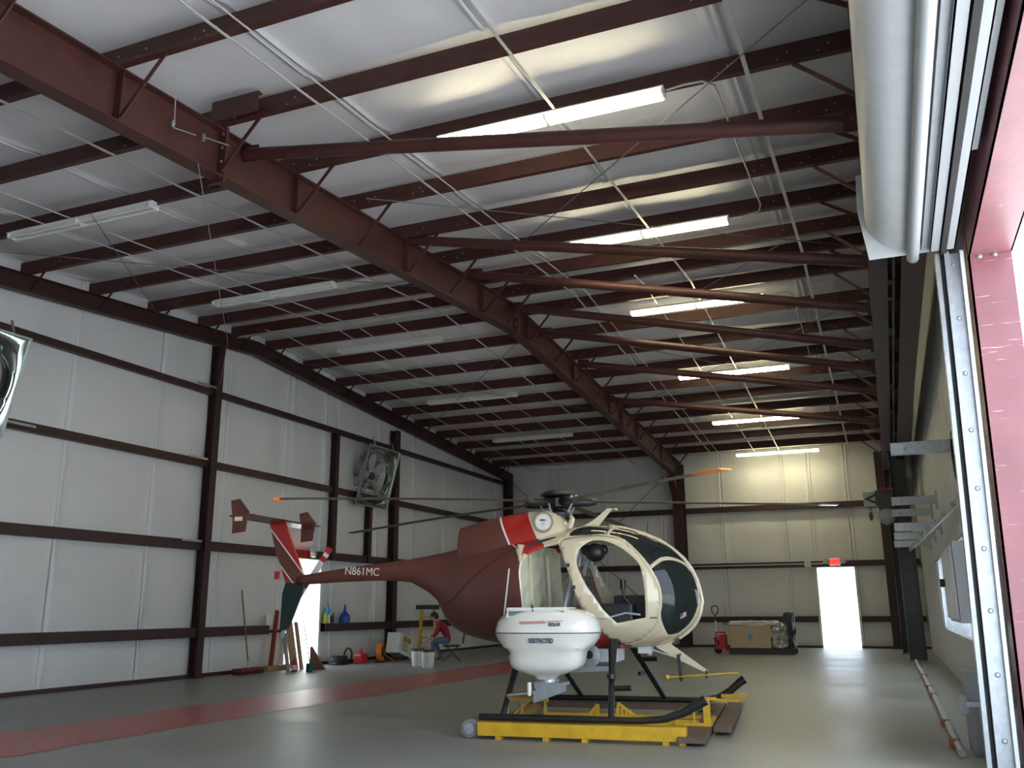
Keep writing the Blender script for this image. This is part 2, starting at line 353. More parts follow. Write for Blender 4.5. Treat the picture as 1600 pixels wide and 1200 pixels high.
# girts (channels) and columns
def channel(a, b, face, w=.16, h=.19):
    """horizontal channel from a to b, open side up; face = inward normal"""
    a = V(a); b = V(b); f = V(face); m = MB()
    m.bar(a+f*w/2, b+f*w/2, w, .01); m.bar(a+f*w/2+V((0, 0, h)), b+f*w/2+V((0, 0, h)), w, .01)
    m.bar(a+f*w+V((0, 0, h/2)), b+f*w+V((0, 0, h/2)), .01, h+.01); m.bar(a+f*.02+V((0, 0, h/2)), b+f*.02+V((0, 0, h/2)), .01, h)
    return m
GZ = [.76, 2.36, 4.18, 5.73]
for z in GZ:
    if z < 2.4: spans = [(Y0, 17.05), (19.25, D-.05)] if z < 1 else [(Y0, D-.05)]
    else: spans = [(Y0, D-.05)]
    for a, b in spans: channel((XL+.0, a, z+(.14 if z > 2 and z < 3 else .02)), (XL+.0, b, z+(.14 if z > 2 and z < 3 else .02)), (1, 0, 0), .15 if z < 1 else .11, .18 if z < 3 else .14 if z < 5 else .115).obj('girt', steel_shaded, wl)
MB().box(XL+.03, XL+.08, 17.05, 17.75, .80, .86).obj('door_clip_angle', steel_shaded, wl)
for z in (.80, 2.53, 4.42):
    spans = [(-12.95, DB[0]-.06), (DB[1]+.06, XR-.1)] if z < 1 else [(-12.95, XR-.1)]
    for a, b in spans: channel((a, D-.04, z), (b, D-.04, z), (0, -1, 0), .12, .17).obj('girt', steel_shaded, wb)
def hcol(x0, x1, y0, y1, z0, z1, ax='x'):
    m = MB(); t = .012
    if ax == 'x':   # flanges face +-x
        m.box(x0, x0+t, y0, y1, z0, z1); m.box(x1-t, x1, y0, y1, z0, z1); m.box(x0, x1, (y0+y1)/2-t/2, (y0+y1)/2+t/2, z0, z1)
    else:
        m.box(x0, x1, y0, y0+t, z0, z1); m.box(x0, x1, y1-t, y1, z0, z1); m.box((x0+x1)/2-t/2, (x0+x1)/2+t/2, y0, y1, z0, z1)
    m.box(x0-.03, x1+.03, y0-.03, y1+.03, z0, z0+.02)
    return m
hcol(XL+.0, XL+.20, 14.74, 14.92, 0, 6.85).obj('column', steel_shaded, wl)
hcol(XL+.0, XL+.17, 19.40, 19.55, 2.5, 5.75).obj('column', steel_shaded, wl)
hcol(XL+.0, XL+.15, 21.15, 21.3, 2.5, 4.3).obj('column', steel_shaded, wl)
hcol(XL+.0, XL+.20, 22.42, 22.66, 0, 6.35).obj('column', steel_shaded, wl)
hcol(XL+.0, XL+.28, 30.8, 31.1, 0, 6.2).obj('column', steel_shaded, wl)
hcol(XL+.03, XL+.36, 7.2, 7.5, 0, 6.35).obj('column', steel_shaded, wl)
hcol(-6.69, -6.33, D-.5, D-.06, 0, 6.15, 'y').obj('column', steel_shaded, wb)
hcol(-.12, .22, D-.45, D-.06, 0, 6.1, 'y').obj('column', steel_shaded, wb)
# pale clip plates where the girts lap on the columns
for y, z in ((14.35, 2.69), (14.35, 4.37), (14.45, 5.92), (10.2, 4.3)):
    MB().box(XL+.19, XL+.205, y-.28, y+.28, z-.05, z-.01).obj('clip_plate', galv, wl)
struct(MB().box(XL+.03, XL+.08, Y0, DL[0], 0, .07).box(XL+.03, XL+.08, DL[1], D, 0, .07).obj('baseboard_left', steel_shaded))
struct(MB().box(XL+.08, DB[0], D-.1, D-.05, 0, .07).box(DB[1], XR, D-.1, D-.05, 0, .07).obj('baseboard_back', steel_shaded))
# X rods on the far wall
for a, b in (((-6.8, D-.3, 5.9), (-12.6, D-.3, .6)), ((-12.8, D-.3, 5.9), (-6.9, D-.3, .6))): MB().tube([a, b], .012, 6).obj('brace_rod', steel, wb)

# doors: open doorways with frames and the leaf swung outwards
def doorway(name, fr, leaf):
    f = MB()
    for c in fr: f.box(*c)
    d = f.obj(name, white_m); struct(d)
    l = MB(); l.box(*leaf); l.obj('door_leaf', white_m, d); return d
doorway('door_1', [(XL-.24, XL+.06, DL[0]-.05, DL[0]+.02, 0, DL[2]+.05), (XL-.24, XL+.06, DL[1]-.02, DL[1]+.05, 0, DL[2]+.05), (XL-.24, XL+.06, DL[0]+.02, DL[1]-.02, DL[2]-.02, DL[2]+.05)], (XL-1.45, XL-.25, DL[1]+.02, DL[1]+.07, .02, 2.48))
d2 = doorway('door_2', [(DB[0]-.04, DB[0]+.02, D-.07, D+.22, 0, DB[2]+.05), (DB[1]-.02, DB[1]+.05, D-.07, D+.22, 0, DB[2]+.05), (DB[0]+.02, DB[1]-.02, D-.07, D+.22, DB[2]-.02, DB[2]+.05)], (DB[1]+.02, DB[1]+.07, D+.25, D+1.35, .02, 2.5))
bar = MB(); bar.box(DB[1]-.42, DB[1]-.02, D+.6, D+.66, 1.42, 1.5); 
tag(MB().box(-1.6, -.2, D+18, D+18.4, .3, .9).box(-1.3, -.6, D+18, D+18.4, .9, 1.2).box(-1.5, -1.2, D+17.9, D+18.5, -.02, .35).box(-.6, -.3, D+17.9, D+18.5, -.02, .35).obj('parked_cart', redp), 'small red cart standing outside, seen through the far doorway', 'cart')

# exit signs
def exit_sign(loc, rz, label, s=1):
    t = thing('exit_sign', label, 'exit sign', loc, rz, None)
    MB().box(-.17*s, .17*s, -.05, .05, -.12, .12).obj('housing', white_m, t, bevel=.01)
    MB().box(-.15*s, .15*s, -.058, -.05, -.1, .1).obj('sign_face', exit_red, t)
    text_mesh('EXIT', .17, mat('exit_letters', (.5, .02, .02), .4, noise=.01, emit=(.6, .0, .0), estr=.15), t, Matrix.Translation((0, -.062, 0)) @ Matrix.Rotation(pi/2, 4, 'X'), 'exit_lettering', .004)
    for sx in (-1, 1):
        MB().lathe([(.03, -.05), (.075, -.03), (.08, .04), (.06, .05)], (sx*.28, 0, .03), (0, -1, 0), 14).obj('emergency_lamp', offwhite, t, smooth=True)
    MB().box(-.33, .33, -.02, .05, -.05, .0).obj('mounting_bar', white_m, t)
    return t
exit_sign((-1.6, D-.28, 2.66), 0, 'red exit sign with two lamp heads above the far doorway')
exit_sign((XL+.3, 18.4, 2.64), RAD(-60), 'red exit sign above the left doorway behind the tail fin')

# right wall lining: ribbed metal panels
def ribbed(y0, y1, z0, z1):
    m = MB(); prof = []; y = y0
    while y < y1-.01:
        prof += [(y, 0), (y+.2, 0), (y+.22, .05), (y+.26, .05), (y+.28, 0)]; y += .3
    prof.append((y1, 0)); prof = [(min(a, y1), b) for a, b in prof]
    vs = [(XR-b, a, z) for z in (z0, z1) for a, b in prof]; n = len(prof)
    m.add(vs, [(i, i+1, n+i+1, n+i) for i in range(n-1)])
    return m
y = YJ+.5
ei = 0
while y < D-.4:
    y1 = min(y+1.2, D-.1)
    if y1 > 12.6+.6 and y < 22.4-.6:
        ribbed(y, y1, 0, .82).obj('metal_panel', panelm, wr); ribbed(y, y1, 2.25, zdeck(y)).obj('metal_panel', panelm, wr)
    else: ribbed(y, y1, 0, zdeck(y)).obj('metal_panel', panelm, wr)
    y = y1
# window strip behind the electrical cabinet
wnd = MB(); wnd.box(XR-.04, XR+.2, 12.55, 22.45, .8, .86); wnd.box(XR-.04, XR+.2, 12.55, 22.45, 2.2, 2.26)
for yy in (12.57, 14.5, 16.5, 18.5, 20.5, 22.4): wnd.box(XR-.03, XR+.2, yy-.03, yy+.03, .86, 2.2)
wnd = wnd.obj('window_1', galv); struct(wnd)
for a, b in ((12.6, 14.47), (14.53, 16.47), (16.53, 18.47), (18.53, 20.47), (20.53, 22.37)):
    MB().box(XR+.08, XR+.085, a, b, .86, 2.2).obj('pane', mat('window_glass', (.9, .95, 1), .05, alpha=.15), wnd)

# ---------------------------------------------------------------- main rafter and end rafters
def rafter(name, x, ya, yb, depth, wid, label, cat, haunch=0):
    t = thing(name, label, cat, (x, RY, 0))
    segs = [q for q in [(ya, RY), (RY, yb)]]
    m = MB()
    for a, b in segs:
        za, zb = zraf(a)-.0, zraf(b)-.0
        da = depth; db = depth
        for (yy0, z0, yy1, z1) in ((a, za, b, zb), (a, za-da, b, zb-db)):
            m.bar((0, yy0-RY, z0-.008), (0, yy1-RY, z1-.008), wid, .016)
        m.add([(-.006, a-RY, za), (.006, a-RY, za), (.006, a-RY, za-da), (-.006, a-RY, za-da), (-.006, b-RY, zb), (.006, b-RY, zb), (.006, b-RY, zb-db), (-.006, b-RY, zb-db)],
              [(0, 1, 2, 3), (4, 7, 6, 5), (1, 5, 6, 2), (0, 3, 7, 4), (0, 4, 5, 1), (3, 2, 6, 7)])
    m.obj('beam', steel, t)
    return t
gd = rafter('roof_girder', -6.5, Y0, D-.3, .56, .2, 'large red-brown steel girder climbing over the middle of the hangar to the ridge', 'beam')
for yy in (7.2, 15.9, 23.6):   # bolted splice plates
    z = zraf(yy); p = MB().box(-.11, .11, yy-RY-.02, yy-RY+.02, z-.64, z+.03)
    for k in range(4):
        for sx in (-1, 1): p.mi = 1; p.box(sx*.07-.012, sx*.07+.012, yy-RY-.04, yy-RY+.04, z-.58+k*.17, z-.55+k*.17); p.mi = 0
    p.obj('splice_plate', [steel, galv], gd)
sty = MB()
for i, yy in enumerate(PALL[2:-1]):
    z = zraf(yy)
    MB().bar((.12, yy-RY-.02, z-.54), (.62, yy-RY-.02, z+.02), .045, .012, (0, 1, 0)).obj('flange_brace', steel, gd)
    if i % 2: MB().box(.006, .09, yy-RY-.005, yy-RY+.005, z-.54, z-.01).obj('stiffener', steel, gd)
# haunch at the far column
MB().prism([(0, 0), (0, -1.05), (-.95, -.12)], (-.006, D-.62-RY, zraf(D)-.5), (0, 1, 0), (0, 0, 1), (1, 0, 0), .012).obj('haunch_web', steel, gd)
MB().bar((0, D-.62-RY, zraf(D)-1.55), (0, D-1.6-RY, zraf(D)-.6), .2, .016).obj('haunch_flange', steel, gd)
for z_, dy in ((6.16, 0), (6.36, .0)):
    pass
c = MB(); c.tube([(.14, 6.36-RY, 6.12), (.14, 6.68-RY, 6.20)], .008, 8); c.lathe([(.012, -.04), (.025, 0), (.012, .04)], (.14, 6.35-RY, 6.16), n=8); c.tube([(.14, 6.80-RY, 6.24), (.14, 7.2-RY, 6.34)], .010, 8); c.box(.12, .15, 6.79-RY, 6.81-RY, 6.19, 6.28)
c.obj('cable_clamp', galv, gd)
MB().box(.1, .72, 6.93-RY, 6.945-RY, zraf(6.9)-.02, zraf(6.9)+.22).box(.1, .72, 6.945-RY, 7.0-RY, zraf(6.9)+.205, zraf(6.9)+.22).obj('lapped_stub', steel, gd)
steel_k = steel; steel = steel_shaded  # left end rafter also gets the shade-darkened copy of the paint
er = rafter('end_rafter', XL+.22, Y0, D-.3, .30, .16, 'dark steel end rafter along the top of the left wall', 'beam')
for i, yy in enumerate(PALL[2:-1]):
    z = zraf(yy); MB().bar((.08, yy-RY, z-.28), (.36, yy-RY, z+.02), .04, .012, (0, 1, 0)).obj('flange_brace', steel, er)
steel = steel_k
e2 = rafter('end_rafter', .28, Y0, D-.3, .45, .2, 'dark steel end rafter above the roller doors on the right', 'beam')
for i, yy in enumerate(PALL[4:-1]):
    z = zraf(yy); 
    if i % 2 == 1 or i > 9: MB().bar((-.68, yy-RY, z+.01), (-.1, yy-RY, z-.50), .05, .012, (0, 1, 0)).obj('flange_brace', mat('worn_brace', (.22, .12, .07), .5, noise=.3), e2)
    else: MB().bar((-.68, yy-RY, z+.01), (-.1, yy-RY, z-.36), .05, .012, (0, 1, 0)).obj('flange_brace', steel, e2)

# pipe braces from the girder to the door header
pipes = [((-6.45, 7.6, 6.45), (.13, 7.6, 5.35)), ((-6.42, 11.45, 6.88), (.2, 11.45, 5.475)), ((-6.32, 13.6, 7.05), (.2, 13.6, 5.526)), ((-6.37, 15.7, 7.1), (.19, 15.7, 5.518)),
         ((-6.32, 17.2, 7.0), (.19, 17.2, 5.497)), ((-6.25, 19.6, 6.9), (.18, 19.6, 5.6)), ((-5.6, 22.4, 6.5), (.15, 22.4, 5.484))]
plab = ['nearest red-brown pipe brace, crossing just below the largest lit ceiling light', 'second pipe brace from the camera, passing below the second lit ceiling light', 'third pipe brace from the camera, between the second and third lit ceiling lights',
        'fourth pipe brace from the camera, starting at the ridge of the girder', 'fifth pipe brace from the camera, just below the third lit ceiling light', 'sixth pipe brace from the camera, crossing above the fourth lit ceiling light', 'farthest pipe brace, short and orange-lit, above the fifth lit ceiling light']
for (a, b), lb in zip(pipes, plab):
    a = V(a); b = V(b)
    if a.x > -6: a = a + (a-b)*((a.x+6.45)/(b.x-a.x))
    t = thing('pipe_brace', lb, 'pipe', a, 0, 'pipe braces between girder and door header'); b = b-a
    MB().tube([(0, 0, 0), b*.5, b], .075, 14).obj('pipe', steel, t, smooth=True)
    MB().bar((-.12, 0, .02), (.16, 0, -.01), .02, .2).obj('end_plate', steel, t)
    MB().box(b.x-.12, b.x+.06, -.1, -.085, b.z-.12, b.z+.12).lathe([(.0, 0), (.045, 0), (.045, .02), (.02, .03)], (b.x-.02, -.1, b.z), (0, -1, 0), 10).obj('bolt_plate', steel, t)

# door header beam carried along the right side
hd = thing('door_header_beam', 'dark red steel header beam with bolted brackets above the roller doors', 'beam', (.32, YJ, 5.2))
m = MB(); L0, L1 = -9.6, D-.5-YJ
m.box(-.2, .0, L0, L1, .22, .236); m.box(-.2, 0, L0, L1, -.16, -.144); m.box(-.106, -.094, L0, L1, -.15, .22); m.obj('beam', steel, hd)
m = MB(); m.box(.12, .36, L0, L1, .5, .512); m.box(.352, .364, L0, L1, -.35, .5); m.box(.12, .36, L0, L1, -.36, -.348); m.obj('outer_channel', steel, hd)
for yy in (7.6, 11.45, 13.6, 15.7, 17.2, 19.6, 22.4, 25.5, 28.4):
    b = MB(); b.box(-.2, .42, yy-YJ-.02, yy-YJ-.005, .0, .42); b.mi = 1; b.lathe([(.06, 0), (.06, .015), (.02, .02), (.02, .05), (.0, .055)], (-.05, yy-YJ-.02, .25), (0, -1, 0), 12); b.mi = 2; b.box(.2, .3, yy-YJ-.045, yy-YJ-.03, .02, .05)
    b.obj('bracket', [steel, black, offwhite], hd)
MB().tube([(.08, L0, .02), (.08, L1, .02)], .018, 8).obj('drive_shaft', strapm, hd)

# ---------------------------------------------------------------- fluorescent lights
def light_fix(on):
    t = bpy.data.objects.new('ceiling_light', None); COL.objects.link(t); t.empty_display_size = .2
    m = MB(); m.box(-1.32, 1.32, -.05, .05, -.02, .05); m.box(-1.32, 1.32, -.105, -.05, -.0, .01); m.box(-1.32, 1.32, .05, .105, -.0, .01); m.box(-1.32, -1.30, -.09, .09, -.06, .0); m.box(1.30, 1.32, -.09, .09, -.06, .0); m.box(-.012, .012, -.09, .09, -.06, 0)
    m.obj('channel', white_m, t)
    for sx in (-1, 1):
        for sy in (-1, 1):
            MB().tube([(sx*.03, sy*.055, -.05), (sx*1.29, sy*.055, -.05)], .02, 10).obj('fluorescent_tube', tube_on if on else tube_off, t, smooth=True)
    return t
LY = [8.42, 12.7, 16.92, 21.35, 25.85, 30.1]
lab_on = ['lit fluorescent strip nearest the camera on the right half of the roof', 'second lit fluorescent strip from the camera, above the second pipe brace', 'third lit fluorescent strip from the camera, just beyond the ridge',
          'fourth lit fluorescent strip, partly crossed by a pipe brace', 'fifth lit fluorescent strip, next to last towards the far wall', 'farthest lit fluorescent strip, casting yellow light on the far wall']
lab_off = ['unlit fluorescent strip nearest the camera, at the left edge', 'second unlit fluorescent strip from the camera, above the tall column', 'third unlit fluorescent strip from the camera, just beyond the ridge',
           'fourth unlit fluorescent strip from the camera, on the left half', 'fifth unlit fluorescent strip, next to last before the far wall', 'farthest unlit fluorescent strip, touching the top of the far wall']
p_on = light_fix(True); p_off = light_fix(False)
for i, yy in enumerate(LY):
    for proto, x, labs, grp in ((p_on, -3.02, lab_on, 'lit ceiling lights'), (p_off, -9.95, lab_off, 'unlit ceiling lights')):
        o = proto if i == 0 else copy_tree(proto)
        o.location = (x, yy, zraf(yy)-.055 - (.0 if i != 4 else 0)); tag(o, labs[i], 'ceiling light', grp)
# conduit along the lit row and the looping conduit at the near fixtures
m = MB(); m.tube([(-2.9, 1, zraf(1)-.02), (-2.9, RY, zraf(RY)-.02), (-2.95, 30.0, zraf(30)-.02)], .016, 8)
tag(m.obj('conduit', conduit_m, smooth=True), 'straight silver conduit linking the lit ceiling lights', 'conduit')
def ontop(x, y, d=.02): return (x, y, zraf(y)-d)
m = MB(); m.tube([ontop(-1.68, 8.42, .05), ontop(-1.5, 8.42, .03), ontop(-1.3, 8.45, .02), ontop(-1.2, 8.6, .02), ontop(-1.2, 12.4, .02), ontop(-1.25, 12.65, .03), ontop(-1.5, 12.7, .05)], .012, 8)
tag(m.obj('conduit', conduit_m, smooth=True), 'thin bent conduit running from the nearest lit light to the second one', 'conduit')
m = MB(); m.tube([ontop(-1.5, 16.92, .05), ontop(-1.25, 16.95, .03), ontop(-1.2, 17.2, .02), ontop(-1.2, 21.1, .02), ontop(-1.5, 21.3, .05)], .012, 8)
tag(m.obj('conduit', conduit_m, smooth=True), 'thin bent conduit beyond the ridge between the third and fourth lit lights', 'conduit')
m = MB(); m.tube([(-2.9, D-.24, 6.1), (-2.9, D-.24, 2.66), (-2.3, D-.24, 2.64)], .014, 8); m = MB(); m.tube([(-6.2, D-.26, 2.62), (-1.9, D-.26, 2.62)], .016, 8); m.box(-2.53, -2.33, D-.3, D-.22, 2.52, 2.7)
tag(m.obj('conduit', offwhite), 'pale conduit with a white junction box along the far wall girt', 'conduit')
m = MB().tube([(-6.36, 6.3, 7.2), (-6.36, 6.37, 6.18)], .006, 6); tag(m.obj('hanging_cable', conduit_m), 'thin cable dropping from the roof to the clamp on the girder', 'cable')
m = MB().tube([(-11.26, 12.0, 7.2), (-10.72, 12.0, 5.75), (-10.7, 12.0, 4.4)], .005, 6)
m = MB().tube([(-6.36, 6.75, 5.9), (-10.3, 12.0, 5.85), (XL+.4, 14.6, 5.9)], .005, 6); tag(m.obj('hanging_cable', conduit_m), 'thin slack cable running from the girder to the left wall column', 'cable')

# ---------------------------------------------------------------- exhaust fans on the left wall
def fan(yc, label):
    t = thing('exhaust_fan', label, 'fan', (XL+.42, yc, 4.78), 0, 'square wall fans', rot=(0, RAD(14), 0))
    S_ = .82; m = MB(); m.box(-.02, .02, -S_, -S_+.03, -S_, S_); m.box(-.02, .02, S_-.03, S_, -S_, S_); m.box(-.02, .02, -S_, S_, -S_, -S_+.03); m.box(-.02, .02, -S_, S_, S_-.03, S_)
    m.obj('frame', galv, t)
    # sheet with a drawn-in round orifice
    n = 64; m = MB(); rings = []
    def sq(a):
        c_, s_ = cos(a), sin(a); k = (S_-.03)/max(abs(c_), abs(s_)); return (c_*k, s_*k)
    for f, dep in ((0, 0), (.35, .0), (.65, -.02), (.85, -.08), (1, -.2)):
        R = []
        for j in range(n):
            a = 2*pi*j/n; q = sq(a); r = (.66*cos(a), .66*sin(a)); ff = f/1.0
            R.append(V((dep, q[0]*(1-ff)+r[0]*ff, q[1]*(1-ff)+r[1]*ff)))
        rings.append(R)
    m.loft(rings, False); m.obj('orifice_plate', mat('polished_galvanised', (.42, .48, .45), .10, .95, noise=.15, nscale=3), t, smooth=True)
    m = MB(); m.lathe([(.10, -.05), (.10, .08), (.06, .1)], (-.25, 0, 0), (1, 0, 0), 16); m.obj('hub', dgrey, t, smooth=True)
    for k in range(5):
        a = 2*pi*k/5+.3; M = Matrix.Rotation(a, 4, 'X'); b = MB(); b.prism([(-.07, .08), (.07, .08), (.15, .58), (-.13, .60)], (-.25, 0, 0), V((.35, .93, 0)), (0, 0, 1), V((.93, -.35, 0)), .008)
        b.v = [tuple(M @ V(v)) for v in b.v]; b.obj('fan_blade', greym, t)
    m = MB()
    for k in range(11):
        z = -.6+k*.12; hw = math.sqrt(max(.01, .64**2-z*z)); m.add([(-.36, -hw, z), (-.36, hw, z), (-.40, hw, z+.1), (-.40, -hw, z+.1)], [(0, 1, 2, 3)])
    m.obj('shutter', galv, t)
    MB().bar((-.02, -.5, S_), (-.15, -.5, S_+.2), .03, .03).bar((-.02, .5, S_), (-.15, .5, S_+.2), .03, .03).obj('hanger', galv, t)
    return t
fan(9.05, 'square galvanised wall fan cut off by the left edge of the picture')
fan(21.1, 'square dark mirror-like wall fan on the left wall above the helicopter boom')

# ---------------------------------------------------------------- roller door assembly in the near opening, right
X1 = XR
dr = thing('roller_door', 'rolled-up grey steel door drum with end plate over the open doorway', 'roller door', (.45, YJ, 4.8))
hood = MB(); n = 28; rings = []
for yy in (-9.5, -6, -3, -.12):
    rings.append([V((.36*cos(2*pi*j/n)*.95, yy, .36*sin(2*pi*j/n))) for j in range(n)])
hood.loft(rings); hood.obj('drum', offwhite, dr, smooth=True)
MB().prism([(-.34, -.40), (.2, -.40), (.2, .45), (-.38, .45), (-.4, .1)], (0, -.12, 0), (1, 0, 0), (0, 0, 1), (0, 1, 0), .03).obj('end_plate', offwhite, dr)
MB().tube([(.03, -9.5, -.41), (.03, -.02, -.41)], .052, 14).obj('tension_bar', mat('mid_grey_paint', (.34, .355, .37), .5), dr, smooth=True)
MB().box(.10, .16, -9.5, -.15, -.40, -.3).obj('curtain_edge', greym, dr)
MB().box(-.30, -.285, -9.5, -.1, -.12, -.1).obj('hood_seam', brass, dr)
hl = thing('door_lintel_seal', 'pair of pale angles with a dark brush strip under the door head', 'seal', (.7, YJ, 4.36))
MB().box(-.09, -.015, -9.5, -.2, 0, .01).box(-.09, -.08, -9.5, -.2, 0, .3).obj('inner_angle', mat('mid_grey_paint', (.34, .355, .37), .5, noise=.08), hl)
b = MB().box(.0, .045, -9.5, -.1, -.015, .06); b.obj('brush_strip', rubber, hl)
MB().box(.05, .115, -9.5, -.2, 0, .01).box(.105, .115, -9.5, -.2, 0, .3).obj('outer_angle', mat('mid_grey_paint', (.34, .355, .37), .5), hl)
MB().box(.12, .18, -9.5, -1.9, .1, .3).obj('upper_flashing', greym, hl)
gt = thing('door_guide', 'tall galvanised roller door guide with round bolt heads beside the red jamb', 'door track', (.74, YJ-.1, 0))
def vbar(m, x0, x1, y0, y1, zt=4.36, lean=-.1): # slightly out of plumb, as the guide stands in the photo
    vs = [(x+(lean if z == 0 else 0), y, z) for z in (0, zt) for y in (y0, y1) for x in (x0, x1)]
    return m.add(vs, [(0, 2, 3, 1), (4, 5, 7, 6), (0, 1, 5, 4), (2, 6, 7, 3), (0, 4, 6, 2), (1, 3, 7, 5)])
vbar(vbar(MB(), -.085, -.07, -.02, .1), -.085, -.05, -.03, -.02).obj('inner_angle', galv, gt)
vbar(MB(), -.05, -.01, .03, .05).obj('slot', dgrey, gt)
vbar(vbar(vbar(MB(), -.012, 0, -.04, .1), -.012, .03, -.05, -.04), .0, .13, .02, .032).obj('wall_angle', galv, gt)
vbar(vbar(MB(), .115, .145, -.04, .1), .0, .02, -.02, .02).obj('outer_angle', offwhite, gt)
bm_ = MB().lathe([(.0, .012), (.014, .01), (.02, .0), (.022, -.002)], (0, 0, 0), (0, -1, 0), 10).mesh('bolt_head', galv, True)
for k in range(9):
    z = .25+k*.5; inst('bolt_head', bm_, gt, (.06-.1*(1-z/4.36), .018, z))
# red header and jamb channels of the opening
def lean_box(m, x0, x1, y0, y1, z0, z1, lean=-.08):
    vs = [(x+(lean if z == z0 else 0), y, z) for z in (z0, z1) for y in (y0, y1) for x in (x0, x1)]
    return m.add(vs, [(0, 2, 3, 1), (4, 5, 7, 6), (0, 1, 5, 4), (2, 6, 7, 3), (0, 4, 6, 2), (1, 3, 7, 5)])
t1 = MB(); lean_box(t1, .93, 1.28, YJ-.02, YJ, 0, ZO+.35); lean_box(t1, .93, .95, YJ-.02, YJ+.25, 0, ZO+.35); lean_box(t1, 1.26, 1.28, YJ, YJ+.2, 0, ZO+.35); struct(t1.obj('trim_1', steel_h))
t2 = MB(); t2.box(.93, 1.28, Y0, YJ-.02, ZO-.0, ZO+.012); t2.box(.93, .945, Y0, YJ-.02, ZO, ZO+.4); t2.box(1.265, 1.28, Y0, YJ-.02, ZO, ZO+.65); t2 = t2.obj('trim_2', steel_h); struct(t2)
for x in (1.02, 1.14): inst('bolt_head', bm_, t2, (x, YJ-.03, ZO-.01))
# lining above the opening
MB().box(XR-.02, XR+.02, Y0, YJ+.5, ZO+.42, 7.4).obj('metal_panel', panelm, wr)
MB().box(XR-.02, XR+.02, YJ+.24, YJ+.52, 0, ZO+.42).obj('metal_panel', panelm, wr)

# ---------------------------------------------------------------- along the right wall
for i, (yy, lb) in enumerate(((12.1, 'nearest pale square-tube arm reaching in from the right wall'), (18.4, 'second pale square-tube arm, level with the door operator'), (20.8, 'third pale square-tube arm from the camera on the right wall'), (18.2, 'fourth pale square-tube arm, topmost of the far three'), (20.6, 'fifth pale square-tube arm, middle of the far three'), (23.3, 'sixth pale square-tube arm, lowest in the picture beside the far column'))):
    t = thing('support_arm', lb, 'bracket', (XR-.05, yy, 3.2 if i < 3 else 2.7), 0, 'square-tube arms on the right wall')
    MB().box(-.79, 0, 0, .12, -.07, .08).obj('arm_tube', galv, t, bevel=.006); MB().box(-.03, .03, -.04, .16, -.16, .16).obj('wall_plate', galv, t)
    MB().lathe([(.02, 0), (.02, .01), (0, .012)], (-.62, 0, 0), (0, -1, 0), 8).obj('bolt_head', greym, t)
# frame columns standing in front of the right wall
for yy, x0, x1, lb in ((24.0, .24, .62, 'dark blue-grey steel column against the right wall beyond the arms'), (27.6, .12, .5, 'farthest steel column on the right wall, near the corner')):
    t = thing('steel_column', lb, 'column', ((x0+x1)/2, yy, 0))
    h = zraf(yy)-.5; hcol(-(x1-x0)/2, (x1-x0)/2, 0, .3, 0, h, 'x').obj('post', mat('blue_grey_steel', (.06, .062, .07), .5, noise=.3), t); MB().box(-(x1-x0)/2-.05, (x1-x0)/2+.05, -.05, .35, 0, .03).obj('base_plate', greym, t)
t = thing('clip_rail', 'pale rail with hose clips slanting along the right wall', 'rail', (0, 0, 0))
a, b = V((.93, 11.6, 2.58)), V((.50, 24.0, 2.6)); MB().bar(a, b, .03, .10).obj('rail', galv, t)
for k in range(9):
    p = a.lerp(b, k/8.5); MB().lathe([(.035, 0), (.04, .03), (.02, .06)], p, (-1, -.4, 0), 10).obj('clip', galv, t)
t = thing('electrical_cabinet', 'pale grey electrical cabinet mounted on the right wall in front of the window', 'cabinet', (XR-.06, 9.1, 1.14))
MB().box(-.40, 0, 0, 1.6, 0, .72).obj('body', offwhite, t, bevel=.01); MB().box(-.425, -.402, .03, 1.57, .03, .69).obj('door', offwhite, t, bevel=.008); MB().box(-.47, -.425, 1.35, 1.47, .34, .42).obj('handle', black, t)
MB().tube([(-.1, .2, .7), (-.1, .2, 2.0), (-.06, .3, 3.2)], .02, 8).tube([(-.12, .5, 0), (-.12, .5, -.85)], .02, 8).obj('conduit', galv, t)
t = thing('push_button_tag', 'dark red tag hanging on a chain below the cabinet', 'tag', (.66, 9.0, .82)); MB().box(-.03, .03, 0, .01, 0, .2).obj('tag_plate', mat('dark_red_tag', (.22, .02, .04), .5, noise=.1), t)
MB().tube([(.02, .005, .2), (.05, .01, .3), (.06, .02, .36)], .004, 6).tube([(0, .005, 0), (.02, .01, -.3)], .003, 6).obj('chain', galv, t)
t = thing('hose_coil', 'coil of black hose hanging high on the right wall by the door guide', 'hose', (XR-.14, 11.3, 2.95))
for k in range(3): 
    m = MB(); m.tube([(-.02*k, (.26+.015*k)*cos(q*pi/12), (.26+.015*k)*sin(q*pi/12)) for q in range(25)], .018, 8, False); m.obj('hose_loop', black, t, smooth=True)
MB().box(-.06, .14, -.02, .02, .2, .24).obj('hook', galv, t)
t = thing('grey_pedestal', 'grey steel pedestal box on the floor beside the door guide', 'pedestal', (.63, 9.35, 0))
MB().box(-.1, .33, 0, .6, 0, .72).obj('body', greym, t, bevel=.01); MB().box(-.12, .35, -.02, .62, .42, .46).obj('band', galv, t); MB().box(-.16, -.1, .1, .16, .35, .5).obj('latch', offwhite, t); MB().box(-.02, .33, -.35, -.02, 0, .42).obj('lower_box', offwhite, t, bevel=.01)
t = thing('floor_pipe', 'long grey pipe with orange clips lying on the floor along the right wall', 'pipe', (.40, 9.3, 0))
MB().tube([(.03, 0, .035), (0, 8, .035), (-.04, 16.5, .035)], .035, 10).obj('pipe', greym, t, smooth=True)
